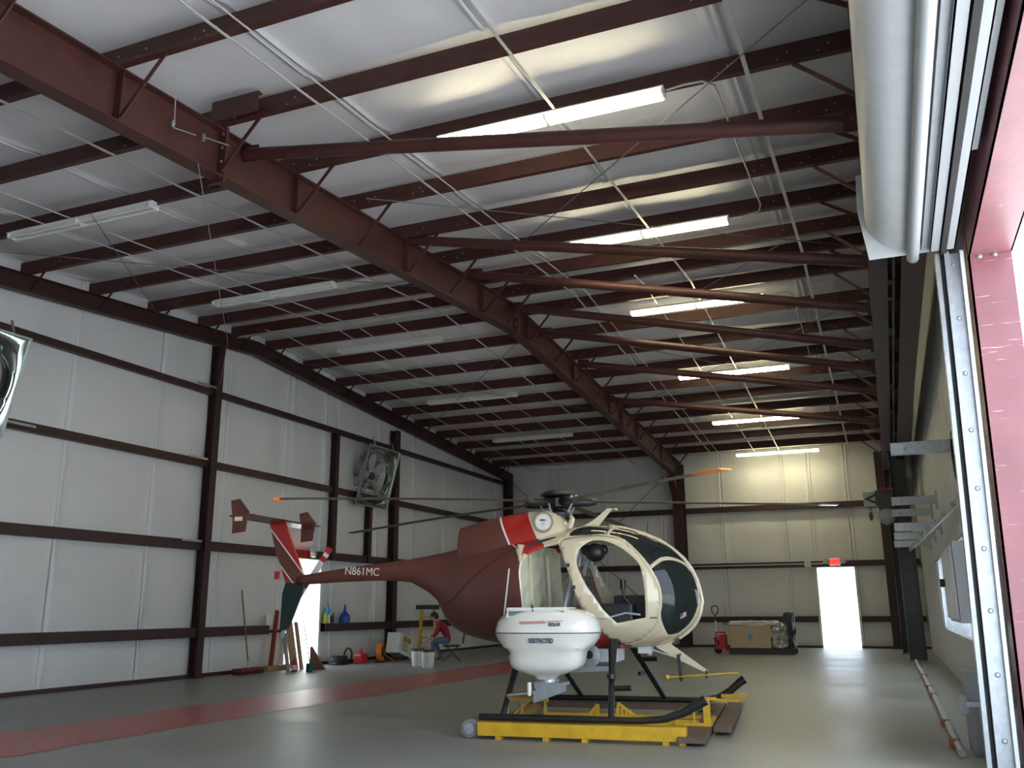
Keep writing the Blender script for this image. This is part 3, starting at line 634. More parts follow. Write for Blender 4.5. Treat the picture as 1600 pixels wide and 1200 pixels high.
for k in (0.6, 2.2, 5.5, 6.9, 9.5, 12.5): MB().box(-.045, .045, k-.03, k+.03, 0, .078).obj('clip', mat('dull_orange', (.45, .16, .05), .7, noise=.2), t, bevel=.01)
# door operator hanging near the far doors
t = thing('door_operator', 'grey-green door operator with V bracket and hanging pull, high near the far wall', 'motor', (-.15, 24.0, 3.85))
MB().box(-.28, .0, -.12, .12, -.17, .17).obj('front_plate', mat('pale_green_metal', (.3, .36, .35), .4, .3, noise=.1), t, bevel=.01)
MB().prism([(-.16, 0), (.1, .12), (.1, .07), (-.06, 0), (.1, -.07), (.1, -.12)], (-.1, -.13, 0), (1, 0, 0), (0, 0, 1), (0, -1, 0), .02).obj('v_bracket', black, t)
MB().box(.0, .42, -.15, .15, -.2, .2).obj('gearbox', dgrey, t, bevel=.02); MB().box(.1, .42, -.1, .1, .2, .26).obj('red_cover', redp, t)
MB().tube([(-.14, 0, -.17), (-.14, 0, -.35)], .012, 6).lathe([(.03, 0), (.05, -.12), (.02, -.2)], (-.14, 0, -.32), n=10).obj('pull', dgrey, t)
MB().ball((.22, 0, -.42), (.2, .14, .22)).obj('counterweight', greym, t, smooth=True)

# ---------------------------------------------------------------- helicopter
HE = thing('helicopter', 'small maroon, red and cream egg-shaped helicopter standing on a yellow dolly', 'helicopter', (-3.581, 10.1318, 0), RAD(6))
def pch(t):
    t = sorted(t); X = [a for a, b in t]; Y = [b for a, b in t]; h = [X[i+1]-X[i] for i in range(len(X)-1)]; d = [(Y[i+1]-Y[i])/h[i] for i in range(len(h))]; m = [0]*len(X)
    for i in range(1, len(X)-1):
        if d[i-1]*d[i] > 0:
            w1 = 2*h[i]+h[i-1]; w2 = h[i]+2*h[i-1]; m[i] = (w1+w2)/(w1/d[i-1]+w2/d[i])
    m[0] = d[0]; m[-1] = d[-1]
    def f(x):
        x = min(max(x, X[0]), X[-1]); i = 0
        while i < len(X)-2 and x > X[i+1]: i += 1
        s = (x-X[i])/h[i]
        return (2*s**3-3*s**2+1)*Y[i]+(s**3-2*s**2+s)*h[i]*m[i]+(-2*s**3+3*s**2)*Y[i+1]+(s**3-s**2)*h[i]*m[i+1]
    return f
TOP = [(1.62, 1.36), (1.61, 1.47), (1.585, 1.58), (1.54, 1.69), (1.47, 1.80), (1.37, 1.90), (1.25, 2.0), (1.05, 2.1), (.85, 2.17), (.62, 2.215), (.4, 2.23), (.06, 2.19), (-.3, 2.13), (-.7, 2.08), (-1.1, 2.03), (-1.4, 1.97), (-1.9, 1.89), (-2.6, 1.82), (-3.42, 1.72)]
BOT = [(1.62, 1.36), (1.61, 1.27), (1.58, 1.19), (1.52, 1.10), (1.45, 1.035), (1.38, .985), (1.25, .92), (1.05, .87), (.8, .855), (.3, .85), (-.3, .86), (-.6, .88), (-.82, .92), (-1.14, 1.0), (-1.32, 1.1), (-1.42, 1.22), (-1.5, 1.38), (-1.72, 1.54), (-1.9, 1.62), (-2.3, 1.64), (-2.8, 1.63), (-3.42, 1.6)]
WID = [(1.62, 0), (1.61, .1), (1.585, .18), (1.54, .255), (1.47, .325), (1.37, .4), (1.2, .48), (.9, .57), (.5, .61), (0, .61), (-.4, .58), (-.8, .47), (-1.1, .35), (-1.35, .22), (-1.5, .16), (-1.9, .12), (-2.6, .09), (-3.42, .055)]
ft, fb, fwd = pch(TOP), pch(BOT), pch(WID)
def SH(x, a, side=-1, off=0):
    t, b, w_ = ft(x), fb(x), fwd(x); s = sin(a); c_ = max(0, cos(a))
    z = (t+b)/2 + ((t-b)/2+off)*math.copysign(abs(s)**(2/2.25), s); y = side*(w_+off)*c_**(2/2.25)
    return V((x, y, z))
win = [(0.461, 0.73), (0.556, 0.775), (0.674, 0.739), (0.802, 0.658), (0.931, 0.524), (1.02, 0.393), (1.048, 0.245), (1.071, -0.101), (1.06, -0.452), (0.752, -0.578), (0.618, -0.348), (0.523, -0.133), (0.417, 0.038), (0.344, 0.24), (0.322, 0.416), (0.355, 0.573)]
low = [(1.145, 0.36), (1.211, 0.178), (1.244, -0.016), (1.238, -0.236), (1.211, -0.434), (1.238, -0.721), (1.266, -0.982), (1.361, -1.1), (1.472, -1.05), (1.557, -.8), (1.60, -.3), (1.602, .3), (1.585, 0.85), (1.54, 1.15), (1.3, .72)]
upp = [(0.674, 0.951), (0.702, 1.234), (0.802, 1.47), (0.992, 1.49), (1.188, 1.49), (1.385, 1.40), (1.50, 1.23), (1.28, .80), (1.125, 0.42), (1.065, 0.542), (0.948, 0.739), (0.819, 0.919)]
roofw = [(0.199, 0.928), (0.238, 1.18), (0.366, 1.30), (0.551, 1.34), (0.66, 1.32), (0.635, 0.964), (0.5, 0.91), (0.333, 0.901)]
rear = [(-0.31, 0.456), (-0.226, 0.645), (-0.12, 0.726), (0.103, 0.757), (0.221, 0.258), (0.31, -0.088), (0.366, -0.326), (0.383, -0.6), (0.288, -0.69), (-0.221, -0.703), (-0.282, -0.533), (-0.293, -0.025), (-0.321, 0.258)]
doorp = [(0.115, 0.735), (0.154, 0.861), (0.338, 0.856), (0.517, 0.892), (0.663, 0.888), (0.808, 0.852), (0.937, 0.699), (1.048, 0.501), (1.12, 0.34), (1.185, 0.151), (1.218, -0.034), (1.215, -0.24), (1.19, -0.429), (1.16, -0.631), (1.065, -0.816), (0.965, -1.0), (0.853, -1.1), (0.735, -1.081), (0.623, -0.91), (0.556, -0.73), (0.417, -0.425), (0.31, -0.088), (0.221, 0.258)]
stripe = [(-.66, 1.57), (-0.579, 1.2), (-0.422, 0.847), (-0.331, 0.461), (-0.335, 0.258), (-0.31, -0.025), (-0.298, -0.218), (-0.30, -0.573), (-0.25, -1.57)]
stripe2 = [(x+.024, a) for x, a in stripe]
creamb = [(-.30, 1.57), (-.22, 1.2), (-0.064, 0.775), (.02, .757)]
dark = [(-0.305, 0.802), (-0.238, 0.93), (-0.092, 0.98), (0.064, 1.0), (0.053, 0.93), (-0.087, 0.868), (-0.187, 0.84)]
def dens(poly, closed=True, step=.05):
    out = []; n = len(poly)
    for i in range(n if closed else n-1):
        a, b = poly[i], poly[(i+1) % n]; k = max(1, int(math.hypot(b[0]-a[0], (b[1]-a[1])*.5)/step))
        out += [(a[0]+(b[0]-a[0])*t/k, a[1]+(b[1]-a[1])*t/k) for t in range(k)]
    if not closed: out.append(poly[-1])
    return out
def smoothp(poly, it=1):
    for _ in range(it):
        o = []
        for i in range(len(poly)):
            a, b = poly[i], poly[(i+1) % len(poly)]; o += [(a[0]*.75+b[0]*.25, a[1]*.75+b[1]*.25), (a[0]*.25+b[0]*.75, a[1]*.25+b[1]*.75)]
        poly = o
    return poly
def crn(poly, keep):
    o = []
    for p in poly: o += [p]*(3 if p in keep else 1)
    return o
low = crn(low, [(1.145, 0.36), (1.54, 1.15), (1.361, -1.1), (1.266, -0.982)]); upp = crn(upp, [(1.50, 1.23), (1.125, 0.42), (0.674, 0.951), (.802, 1.47)])
win = crn(win, [(1.06, -0.452), (0.752, -0.578), (.618, -.348)]); rear = crn(rear, [(0.103, 0.757), (0.383, -0.6), (-0.221, -0.703)])
POLY = dict(win=smoothp(win), low=smoothp(low), upp=smoothp(upp), roofw=smoothp(roofw), rear=smoothp(rear), door=smoothp(doorp), dark=smoothp(dark))
def inside(p, poly):
    x, y = p; c_ = False; n = len(poly); j = n-1
    for i in range(n):
        xi, yi = poly[i]; xj, yj = poly[j]
        if (yi > y) != (yj > y) and x < (xj-xi)*(y-yi)/(yj-yi)+xi: c_ = not c_
        j = i
    return c_
def lerp_line(line, a):
    for (x0, a0), (x1, a1) in zip(line[:-1], line[1:]):
        if min(a0, a1) <= a <= max(a0, a1) and a0 != a1: return x0+(x1-x0)*(a-a0)/(a1-a0)
    return line[0][0] if a > line[0][1] else line[-1][0]
pts = []; edges = []
def addline(L, closed):
    L = dens(L, closed); o = len(pts); pts.extend(L); n = len(L)
    edges.extend((o+i, o+(i+1) % n) for i in range(n if closed else n-1))
XA, XB = -3.42, 1.6195
for k, p in POLY.items(): addline(p, True)
for L in (stripe, stripe2): addline([(x, max(-1.565, min(1.565, a))) for x, a in L], False)
addline([(x, min(1.565, a)) for x, a in creamb], False)
HP = pi/2
gx = [-3.42+.12*i for i in range(16)] + [-1.5+.05*i for i in range(56)] + [1.3+.04*i for i in range(5)] + [1.5, 1.53, 1.555, 1.575, 1.592, 1.604, 1.613]
for x in gx[1:]:
    for k in range(1, 24): pts.append((x+random.uniform(-.002, .002), -HP+pi*k/24))
addline([(XA, -HP), (XB, -HP), (XB, HP), (XA, HP)], True)
for x in gx[1:]: pts.append((x, -HP)); pts.append((x, HP))
res = geometry.delaunay_2d_cdt([V((p[0], p[1]*.5)) for p in pts], edges, [], 0, 1e-4)
vco = [(v.x, v.y*2) for v in res[0]]; tris = res[2]
reg = {}
for t in tris:
    cx = sum(vco[i][0] for i in t)/len(t); ca = sum(vco[i][1] for i in t)/len(t); c_ = (cx, ca)
    if inside(c_, POLY['win']) : k = 'win'
    elif inside(c_, POLY['rear']): k = 'rear'
    elif inside(c_, POLY['door']): k = 'door'
    elif inside(c_, POLY['low']): k = 'low'
    elif inside(c_, POLY['upp']): k = 'upp'
    elif inside(c_, POLY['roofw']): k = 'roofw'
    elif inside(c_, POLY['dark']): k = 'dark'
    else:
        xs1, xs2 = lerp_line(stripe, ca), lerp_line(stripe2, ca)
        if cx < xs1: k = 'maroon'
        elif cx < xs2: k = 'stripe'
        elif ca > .6 and cx < lerp_line([(-.30, 1.57), (-.22, 1.2), (-0.064, 0.775), (-.05, .6)], ca): k = 'red'
        elif ca < .1 and not (cx > .853): k = 'red' if cx < lerp_line([(.25, .1), (.31, -.088), (.417, -.425), (.556, -.73), (.623, -.91), (.735, -1.081), (.853, -1.2), (.9, -1.57)], ca) else 'cream'
        else: k = 'cream'
    reg.setdefault(k, []).append(t)
def shell_part(name, keys, mats, side=-1, parent=HE, thick=.015, off=0, both=False):
    m = MB()
    for sd_ in ((-1, 1) if both else (side,)):
        for mi, k in enumerate(keys):
            use = {}; fs = []
            for t in reg.get(k, []):
                f = []
                for i in t:
                    if i not in use: use[i] = len(use)
                    f.append(use[i])
                fs.append(f)
            m.mi = mi; m.add([SH(vco[i][0], vco[i][1], sd_, off) for i in use], fs)
    me = m.mesh(name, mats, False); bm = bmesh.new(); bm.from_mesh(me)
    bmesh.ops.remove_doubles(bm, verts=bm.verts, dist=1e-4); bmesh.ops.recalc_face_normals(bm, faces=bm.faces)
    # make normals point outwards
    for f in bm.faces:
        ce = f.calc_center_median(); o_ = V((ce.x*.9, 0, (ft(ce.x)+fb(ce.x))/2))
        if f.normal.dot(ce-o_) < 0: f.normal_flip()
    bm.to_mesh(me); bm.free(); me.polygons.foreach_set('use_smooth', [True]*len(me.polygons)); me.set_sharp_from_angle(angle=RAD(50))
    o = bpy.data.objects.new(name, me); COL.objects.link(o); o.parent = parent
    if thick:
        md = o.modifiers.new('thickness', 'SOLIDIFY'); md.thickness = thick; md.offset = -1
    return o
shell_part('fuselage', ['maroon', 'stripe', 'red', 'cream', 'dark'], [maroon, hwhite, red, cream, dgrey], both=True)
for s in (-1, 1):
    dd = shell_part('cockpit_door', ['door'], [cream], s, off=.006)
    dd['label'] = 'cream cockpit door with an egg-shaped open window' if s < 0 else 'far cockpit door'
    shell_part('windscreen', ['low', 'upp'], [glass], s, thick=0)
    shell_part('roof_window', ['roofw'], [glass], s, thick=0)
# centre frame over the nose and the bar between the upper and lower panes
def strip_on(pa, off0, off1, wdt, name, mt, sides=(-1, 1)):
    for sd_ in sides:
        m = MB(); P_ = [SH(x, a, sd_, off0) for x, a in pa]; Q = [SH(x, a, sd_, off1) for x, a in pa]
        m.tube([p.lerp(q, .5) for p, q in zip(P_, Q)], wdt, 8); m.obj(name, mt, HE, smooth=True)
m = MB(); cl_ = []
xs_ = [.62, .8, 1.0, 1.2, 1.35, 1.45, 1.53, 1.58, 1.605, 1.615]
top = [V((x, 0, ft(x)+.004)) for x in xs_]; botl = [V((x, 0, fb(x)-.004)) for x in reversed(xs_) if x > 1.3]
m.tube(top + [V((1.624, 0, 1.36))] + botl, .022, 8); m.obj('centre_frame', cream, HE, smooth=True)
strip_on(dens([(1.135, .40), (1.29, .76), (1.5, 1.12), (1.56, 1.3)], False, .04), 0, .004, .014, 'pane_bar', cream)
strip_on(dens([(.66, .93), (.68, 1.15), (.70, 1.5)], False, .05), 0, .004, .014, 'roof_bow', cream)
strip_on(dens([(-.40, .84), (-.62, .62), (-.95, .2), (-1.2, -.15), (-1.38, -.5)], False, .04), 0, .002, .006, 'panel_seam', mat('dark_maroon_seam', (.05, .018, .014), .5, noise=.1))
# small flag sticker on the lower pane
m = MB(); p = [SH(1.41, -.60, -1, .008), SH(1.47, -.58, -1, .008), SH(1.475, -.44, -1, .008), SH(1.415, -.46, -1, .008)]
m.add(p, [(0, 1, 2, 3)]); fs_ = m.obj('flag_sticker', hwhite, HE); fs_['label'] = 'small flag sticker with red and blue'
m = MB(); m.add([p[0].lerp(p[1], u)+(p[3].lerp(p[2], u)-p[0].lerp(p[1], u))*v + V((.002, -.003, 0)) for u, v in ((0, .45), (.42, .45), (.42, 1), (0, 1))], [(0, 1, 2, 3)])
m.mi = 1
for q in (.08, .3, .52, .74): m.add([p[0].lerp(p[1], u)+(p[3].lerp(p[2], u)-p[0].lerp(p[1], u))*v + V((.001, -.002, 0)) for u, v in ((.0, q), (1, q), (1, q+.1), (0, q+.1))], [(0, 1, 2, 3)])
m.obj('flag_print', [blue, redp], HE)
# door hinges and handle
for x, a in ((.235, .28), (.30, -.02), (.40, -.42)):
    q = SH(x, a, -1, .012); MB().box(q.x-.012, q.x+.025, q.y-.012, q.y+.01, q.z-.02, q.z+.02).obj('hinge', dgrey, HE, bevel=.003)
q = SH(1.15, -.45, -1, .012); MB().box(q.x-.05, q.x+.03, q.y-.01, q.y+.01, q.z-.006, q.z+.006).obj('door_handle', dgrey, HE)
# interior
MB().box(-.28, 1.0, -.30, .30, .99, 1.01).obj('cabin_floor', dgrey, HE)
def quilt_wall(x0, x1, z0, z1, hw, nm, mt, skew=.22):
    m = MB(); n = 8; rows = []
    for i in range(n+1):
        z = z0+(z1-z0)*i/n; x = x0+(x1-x0)*i/n
        rows.append([V((x+.03*(j % 2)*(i % 2)+(skew*j/8), -hw+2*hw*j/8, z)) for j in range(9)])
    vs = [p for r in rows for p in r]; m.add(vs, [(r*9+j, r*9+j+1, (r+1)*9+j+1, (r+1)*9+j) for r in range(n) for j in range(8)])
    o = m.obj(nm, mt, HE); md = o.modifiers.new('t', 'SOLIDIFY'); md.thickness = .02; return o
quilt_wall(-.30, -.36, .97, 2.0, .52, 'rear_bulkhead', quilt)
MB().bar((-.24, -.3, 1.0), (-.26, -.32, 1.9), .03, .02).obj('bulkhead_rib', cream, HE); MB().bar((-.14, .1, 1.0), (-.14, .0, 1.9), .03, .02).obj('bulkhead_rib', cream, HE)
m = MB(); m.prism([(-.5, .97), (.5, .97), (.46, 1.32), (-.46, 1.32)], (.16, 0, 0), (0, 1, 0), (.0, 0, 1), (-1, 0, 0), .03); m.obj('seat_bulkhead', quilt, HE)
m = MB()
for yy in (-.47, -.2, .2, .47): m.bar((.16, yy, 1.3), (.34, yy*.8, 2.05), .04, .03)
m.bar((.34, -.4, 2.03), (.34, .4, 2.03), .03, .03); m.obj('seat_frame', greym, HE)
for yy in (-.28, .28):
    MB().box(.42, .92, yy-.2, yy+.2, 1.10, 1.34).obj('seat_cushion', black, HE, bevel=.03)
    MB().prism([(-.18, 0), (.18, 0), (.14, .42), (-.14, .42)], (.44, yy, 1.26), (0, 1, 0), V((-.3, 0, .95)), (-1, 0, 0), .05).obj('seat_back', dgrey, HE, bevel=.01)
    MB().bar((.42, yy-.06, 1.3), (.30, yy-.05, 1.75), .035, .01).bar((.42, yy+.06, 1.3), (.30, yy+.05, 1.75), .035, .01).obj('harness', mat('brown_webbing', (.20, .07, .04), .9, noise=.2), HE)
MB().ball((.50, -.33, 1.90), (.115, .11, .105)).ball((.40, -.30, 1.93), (.07, .06, .06)).ball((.59, -.30, 1.93), (.05, .05, .06)).tube([(.5, -.33, 1.82), (.5, -.33, 1.76)], .02, 8).obj('headset', black, HE, smooth=True)
MB().tube([(.78, -.28, 1.0), (.88, -.28, 1.2), (.86, -.28, 1.33), (.80, -.28, 1.40), (.79, -.28, 1.50)], .018, 8).tube([(.79, -.28, 1.5), (.79, -.28, 1.6)], .032, 8).obj('cyclic_stick', black, HE, smooth=True)
MB().box(1.05, 1.22, -.14, .14, .96, 1.3).prism([(-.22, 0), (.22, 0), (.18, .42), (-.18, .42)], (1.22, 0, 1.3), (0, 1, 0), V((-.25, 0, .95)), (1, 0, 0), .12).obj('instrument_console', black, HE, bevel=.015)
MB().box(.66, 1.05, -.16, .13, .98, 1.43).obj('centre_box', black, HE, bevel=.02)
MB().tube([(.45, -.55, 1.2), (.62, -.54, 1.18), (.85, -.5, 1.24), (1.0, -.46, 1.22)], .012, 6).obj('collective_lever', greym, HE)
for x in (.86, 1.06): MB().tube([(x, .3, 2.02), (x+.01, .3, 1.88), (x+.05, .3, 1.85), (x+.09, .3, 1.9)], .006, 6).obj('cabin_cable', black, HE)

# doghouse fairing over the engine
def dog(x):
    tp = pch([(-1.2, 2.25), (-.78, 2.345), (-.4, 2.405), (-.14, 2.425), (.0, 2.40), (.08, 2.32), (.14, 2.18)])(x); return tp
m = MB(); sec = []
xsd = [-1.2, -1.0, -.8, -.685, -.66, -.6, -.5, -.42, -.3, -.2, -.1, 0, .05, .09, .12, .14]
NS = 24
for x in xsd:
    zt = dog(x); hw = min(.33, fwd(x)*.72) if x < -.1 else .33-.5*max(0, x+.1)
    hs = (ft(x)-fb(x))/2; zb = fb(x)+hs+hs*max(.05, 1-(hw/fwd(x))**2.25)**(1/2.25)-.05
    ring = []
    for j in range(NS+1):
        a = pi*j/NS; y = hw*math.copysign(abs(cos(a))**.5, cos(a)) * (1-.18*sin(a)); z = zb+(zt-zb)*abs(sin(a))**.55
        ring.append((V((x, y, z))))
    sec.append(ring)
def slant(p, x0): return p.x - (x0 + (2.4-p.z)*.46)   # boundary leaning forward going down
vs = [p for r in sec for p in r]; n = NS+1; m.add(vs, [(i*n+j, i*n+j+1, (i+1)*n+j+1, (i+1)*n+j) for i in range(len(sec)-1) for j in range(NS)] + [tuple(range(NS, -1, -1)), tuple((len(sec)-1)*n+j for j in range(n))])
me = m.mesh('engine_fairing', [maroon, hwhite, red, cream], False)
bm = bmesh.new(); bm.from_mesh(me)
for x0 in (-.70, -.675, -.33):
    bmesh.ops.bisect_plane(bm, geom=bm.verts[:]+bm.edges[:]+bm.faces[:], plane_co=(x0, 0, 2.4), plane_no=(1, 0, .46), dist=1e-5)
for f in bm.faces:
    c_ = f.calc_center_median(); q = slant(c_, 0)
    f.material_index = 0 if q < -.70 else 1 if q < -.675 else 2 if q < -.33 else 3
    f.smooth = True
bm.to_mesh(me); bm.free(); me.set_sharp_from_angle(angle=RAD(50))
o = bpy.data.objects.new('engine_fairing', me); COL.objects.link(o); o.parent = HE
# round emblem decal on the fairing side
m = MB(); yd = -.335
def disc(r, y, mi, cx=-.1, cz=2.262, n=28, ax=1):
    m.mi = mi; m.add([(cx+r*cos(2*pi*j/n), y, cz+r*sin(2*pi*j/n)*1.0) for j in range(n)], [tuple(range(n))])
disc(.118, yd, 0); disc(.114, yd-.001, 1); disc(.092, yd-.002, 2)
m.mi = 3; m.add([(-.15, yd-.003, 2.28), (-.13, yd-.003, 2.295), (-.09, yd-.003, 2.293), (-.05, yd-.003, 2.278), (-.085, yd-.003, 2.278), (-.12, yd-.003, 2.275)], [(0, 1, 2, 3, 4, 5)])
for q in (-.115, -.1, -.085): m.add([(q, yd-.003, 2.27), (q+.003, yd-.003, 2.27), (q-.008, yd-.003, 2.22), (q-.011, yd-.003, 2.22)], [(0, 1, 2, 3)])
m.obj('round_emblem', [dgrey, mat('emblem_ring', (.45, .40, .32), .5, noise=.4, nscale=60), hwhite, darkgreen], HE)
# mast, hub, swash plate
MB().lathe([(.09, 2.1), (.07, 2.3), (.055, 2.36), (.055, 2.6)], n=14).obj('mast', black, HE, smooth=True)
MB().lathe([(.05, 2.33), (.16, 2.35), (.17, 2.39), (.1, 2.41), (.06, 2.43)], n=18).obj('swashplate', black, HE, smooth=True)
MB().lathe([(.02, 2.58), (.21, 2.59), (.215, 2.605), (.17, 2.64), (.09, 2.66), (.0, 2.668)], n=24).obj('hub_cap', black, HE, smooth=True)
MB().lathe([(.08, 2.44), (.13, 2.46), (.13, 2.56), (.09, 2.59)], n=10).obj('rotor_hub', black, HE)
hubw = V((-3.581, 10.1318, 2.52)); Rinv = Matrix.Rotation(-RAD(6), 3, 'Z')
tips = [(-5.513, 7.319, 2.36), (-1.183, 7.534, 2.41), (-0.496, 11.245, 2.45), (-3.45, 13.55, 2.38), (-6.956, 10.93, 2.34)]
for i, tp in enumerate(tips):
    dv = Rinv @ (V(tp)-hubw); L = dv.length; dh = V((dv.x, dv.y, 0)).normalized(); pr = V((-dh.y, dh.x, 0))
    def P(r, c_, h): 
        s = r/L; return V((0, 0, 2.52)) + dh*(math.hypot(dv.x, dv.y)*s) + V((0, 0, dv.z*(s**1.4) + h)) + pr*c_
    m = MB(); rings = []; ch = .075
    for k in range(15):
        r = .42+(L-.42)*k/14; tw = .0
        rings.append([P(r, -ch, 0), P(r, -ch*.4, .010), P(r, ch*.6, .010), P(r, ch, .002), P(r, ch*.6, -.006), P(r, -ch*.4, -.006)])
    m.loft(rings); cols = [mat('blade_olive', (.10, .10, .075), .4, noise=.2), orange]
    me_ = m
    for fi in range(len(m.f)):
        if min(m.f[fi]) >= (12 if i == 1 else 13)*6 and i == 1: m.m[fi] = 1
        if i == 2 and min(m.f[fi]) >= 13*6: m.m[fi] = 2
    bo = m.obj('rotor_blade', cols+[hwhite], HE)
    if i == 0: MB().tube([P(L-.02, 0, .002), P(L+.06, 0, .002)], [.028, .012], 6).obj('blade_tip', orange, bo)
    g_ = MB(); g_.tube([P(.1, 0, 0), P(.2, 0, 0), P(.36, 0, 0), P(.46, 0, 0)], [.045, .06, .05, .03], 10); g_.box(-.001, .001, -.001, .001, 2.5, 2.501); g_.mi = 1; g_.tube([P(.40, .03, .02), P(.47, .03, .02)], .028, 8); g_.tube([P(.40, -.03, .02), P(.47, -.03, .02)], .022, 8)
    g_.obj('blade_grip', [black, mat('worn_grip', (.25, .2, .15), .35, .6, noise=.4)], bo, smooth=True)
    MB().tube([P(.2, .09, -.03), V((.14*dh.x+.05*pr.x, .14*dh.y+.05*pr.y, 2.37))], .012, 6).obj('pitch_link', greym, HE)
# curved fairing behind the rotor shaft and the cream wire cutter on the roof
MB().tube([(.13, 0, 2.2), (.17, 0, 2.32), (.12, 0, 2.4)], [.04, .03, .02], 8).obj('shaft_bracket', cream, HE, smooth=True)
m = MB(); m.prism([(.10, 2.17), (.48, 2.225), (.55, 2.30), (.64, 2.405), (.66, 2.415), (.70, 2.43), (.72, 2.41), (.70, 2.40), (.68, 2.415), (.60, 2.43), (.42, 2.29), (.34, 2.25)], (0, .012, 0), (1, 0, 0), (0, 0, 1), (0, -1, 0), .024); m.obj('upper_wire_cutter', cream, HE)
m = MB(); m.tube([(1.05, 0, 2.1), (1.06, 0, 2.26)], .006, 6); m.obj('roof_antenna', black, HE)
# chin deflector / lower wire cutter and brass rod
m = MB(); m.prism([(1.07, .885), (1.21, .955), (1.35, .985), (1.26, .90), (1.37, .82), (1.65, .62), (1.62, .60), (1.33, .735), (1.14, .84)], (0, .014, 0), (1, 0, 0), (0, 0, 1), (0, -1, 0), .028); m.obj('lower_wire_cutter', cream, HE)
MB().tube([(.98, -.02, .86), (1.33, -.02, .75)], .008, 6).tube([(1.02, -.03, .87), (1.02, -.05, .78)], .025, 8).obj('cutter_stay', offwhite, HE)
MB().tube([(1.22, -.3, .565), (1.99, -.3, .62)], .012, 8).ball((1.24, -.3, .567), .03, 10, 6).obj('brass_rod', brass, HE, smooth=True)
MB().bar((1.365, -.3, .80), (1.385, -.3, .53), .035, .02).bar((1.36, -.3, .79), (1.36, 0, .79), .02, .02).obj('rod_hanger', black, HE); MB().bar((1.65, -.3, .565), (1.65, -.3, .64), .02, .02).bar((1.65, -.3, .62), (1.64, 0, .61), .015, .015).obj('rod_hanger', black, HE)
# registration letters on the boom
Tm = Matrix.Translation((-2.475, -.128, 1.748)) @ Matrix.Rotation(RAD(3.2), 4, 'Y') @ Matrix.Rotation(RAD(0), 4, 'Z') @ Matrix.Rotation(pi/2, 4, 'X')
text_mesh('N861MC', .135, ltext, HE, Tm, 'registration_lettering', .0, .93)
# tail: upper fin, lower fin, stabiliser, end plates, tail rotor
def pln(name, poly, th, mt, y=0, cuts=None):
    m = MB(); m.prism(poly, (0, th/2+y, 0), (1, 0, 0), (0, 0, 1), (0, -1, 0), th); return m.obj(name, mt, HE, bevel=.004)
fin = [(-3.87, 2.40), (-3.66, 2.41), (-3.34, 1.72), (-3.40, 1.61), (-3.58, 1.61), (-3.62, 1.70), (-3.68, 1.86), (-3.75, 2.0)]
m = MB(); m.prism(fin, (0, .022, 0), (1, 0, 0), (0, 0, 1), (0, -1, 0), .044); me = m.mesh('upper_fin', [maroon, hwhite, red]); bm = bmesh.new(); bm.from_mesh(me)
dirv = V((-3.37-(-3.85), 0, 1.76-2.31)).normalized(); nn = V((-dirv.z, 0, dirv.x))
if nn.x < 0: nn = -nn
offs = [(V((-3.85, 0, 2.31)), 0), (V((-3.85, 0, 2.31)), .016), (V((-3.74, 0, 1.94)), -.02), (V((-3.74, 0, 1.94)), -.004)]
pl = [p.dot(nn)+o_ for p, o_ in offs]
for q in pl: bmesh.ops.bisect_plane(bm, geom=bm.verts[:]+bm.edges[:]+bm.faces[:], plane_co=nn*q, plane_no=nn, dist=1e-5)
for f in bm.faces:
    q = f.calc_center_median().dot(nn); f.material_index = 2 if q > pl[1] else 1 if q > pl[0] else 0 if q > pl[3] else 1 if q > pl[2] else 2
bm.to_mesh(me); bm.free(); o = bpy.data.objects.new('upper_fin', me); COL.objects.link(o); o.parent = HE
lf = pln('lower_fin', [(-3.40, 1.62), (-3.32, 1.66), (-3.36, 1.5), (-3.50, 1.14), (-3.54, 1.06), (-3.64, 1.04), (-3.63, 1.5), (-3.59, 1.64)], .05, darkgreen); lf['label'] = 'dark green lower tail fin'
pln('tail_skid', [(-3.56, 1.07), (-3.61, 1.07), (-3.64, .96), (-3.60, .96)], .03, greym)
m = MB(); m.loft([[V((-3.93, y, 2.415)), V((-3.85, y, 2.445)), V((-3.60, y, 2.43)), V((-3.54, y, 2.415)), V((-3.60, y, 2.40)), V((-3.85, y, 2.385))] for y in (-.86, -.4, 0, .4, .78)])
m.obj('tailplane', maroon, HE)
for y in (-.87, .79):
    m = MB(); m.prism([(-3.90, 2.60), (-3.78, 2.62), (-3.64, 2.46), (-3.66, 2.38), (-3.68, 2.22), (-3.86, 2.20), (-3.86, 2.36)], (0, y+.01, 0), (1, 0, 0), (0, 0, 1), (0, -1, 0), .02); e = m.obj('end_plate', maroon, HE, bevel=.003)
m = MB(); m.add([(-3.83, -.884, 2.40), (-3.72, -.884, 2.40), (-3.72, -.884, 2.35), (-3.83, -.884, 2.35)], [(3, 2, 1, 0)]); m.obj('end_plate_marking', ltext, HE)
m = MB(); m.add([(-3.79, .05, 2.398), (-3.62, .05, 2.398), (-3.62, .7, 2.398), (-3.79, .7, 2.398)], [(3, 2, 1, 0)]); m.obj('tailplane_panel', hwhite, HE)
MB().box(-3.74, -3.68, -.06, -.02, 1.68, 1.78).obj('tail_light', redp, HE, bevel=.01)
MB().ball((-3.38, .06, 1.66), (.09, .07, .07)).tube([(-3.38, .0, 1.66), (-3.38, .2, 1.66)], .03, 8).obj('tail_gearbox', maroon, HE, smooth=True)
Rt = V((-3.38, .2, 1.66)); ax = V((.245, 0, .36)).normalized(); px_ = V((ax.z, 0, -ax.x))
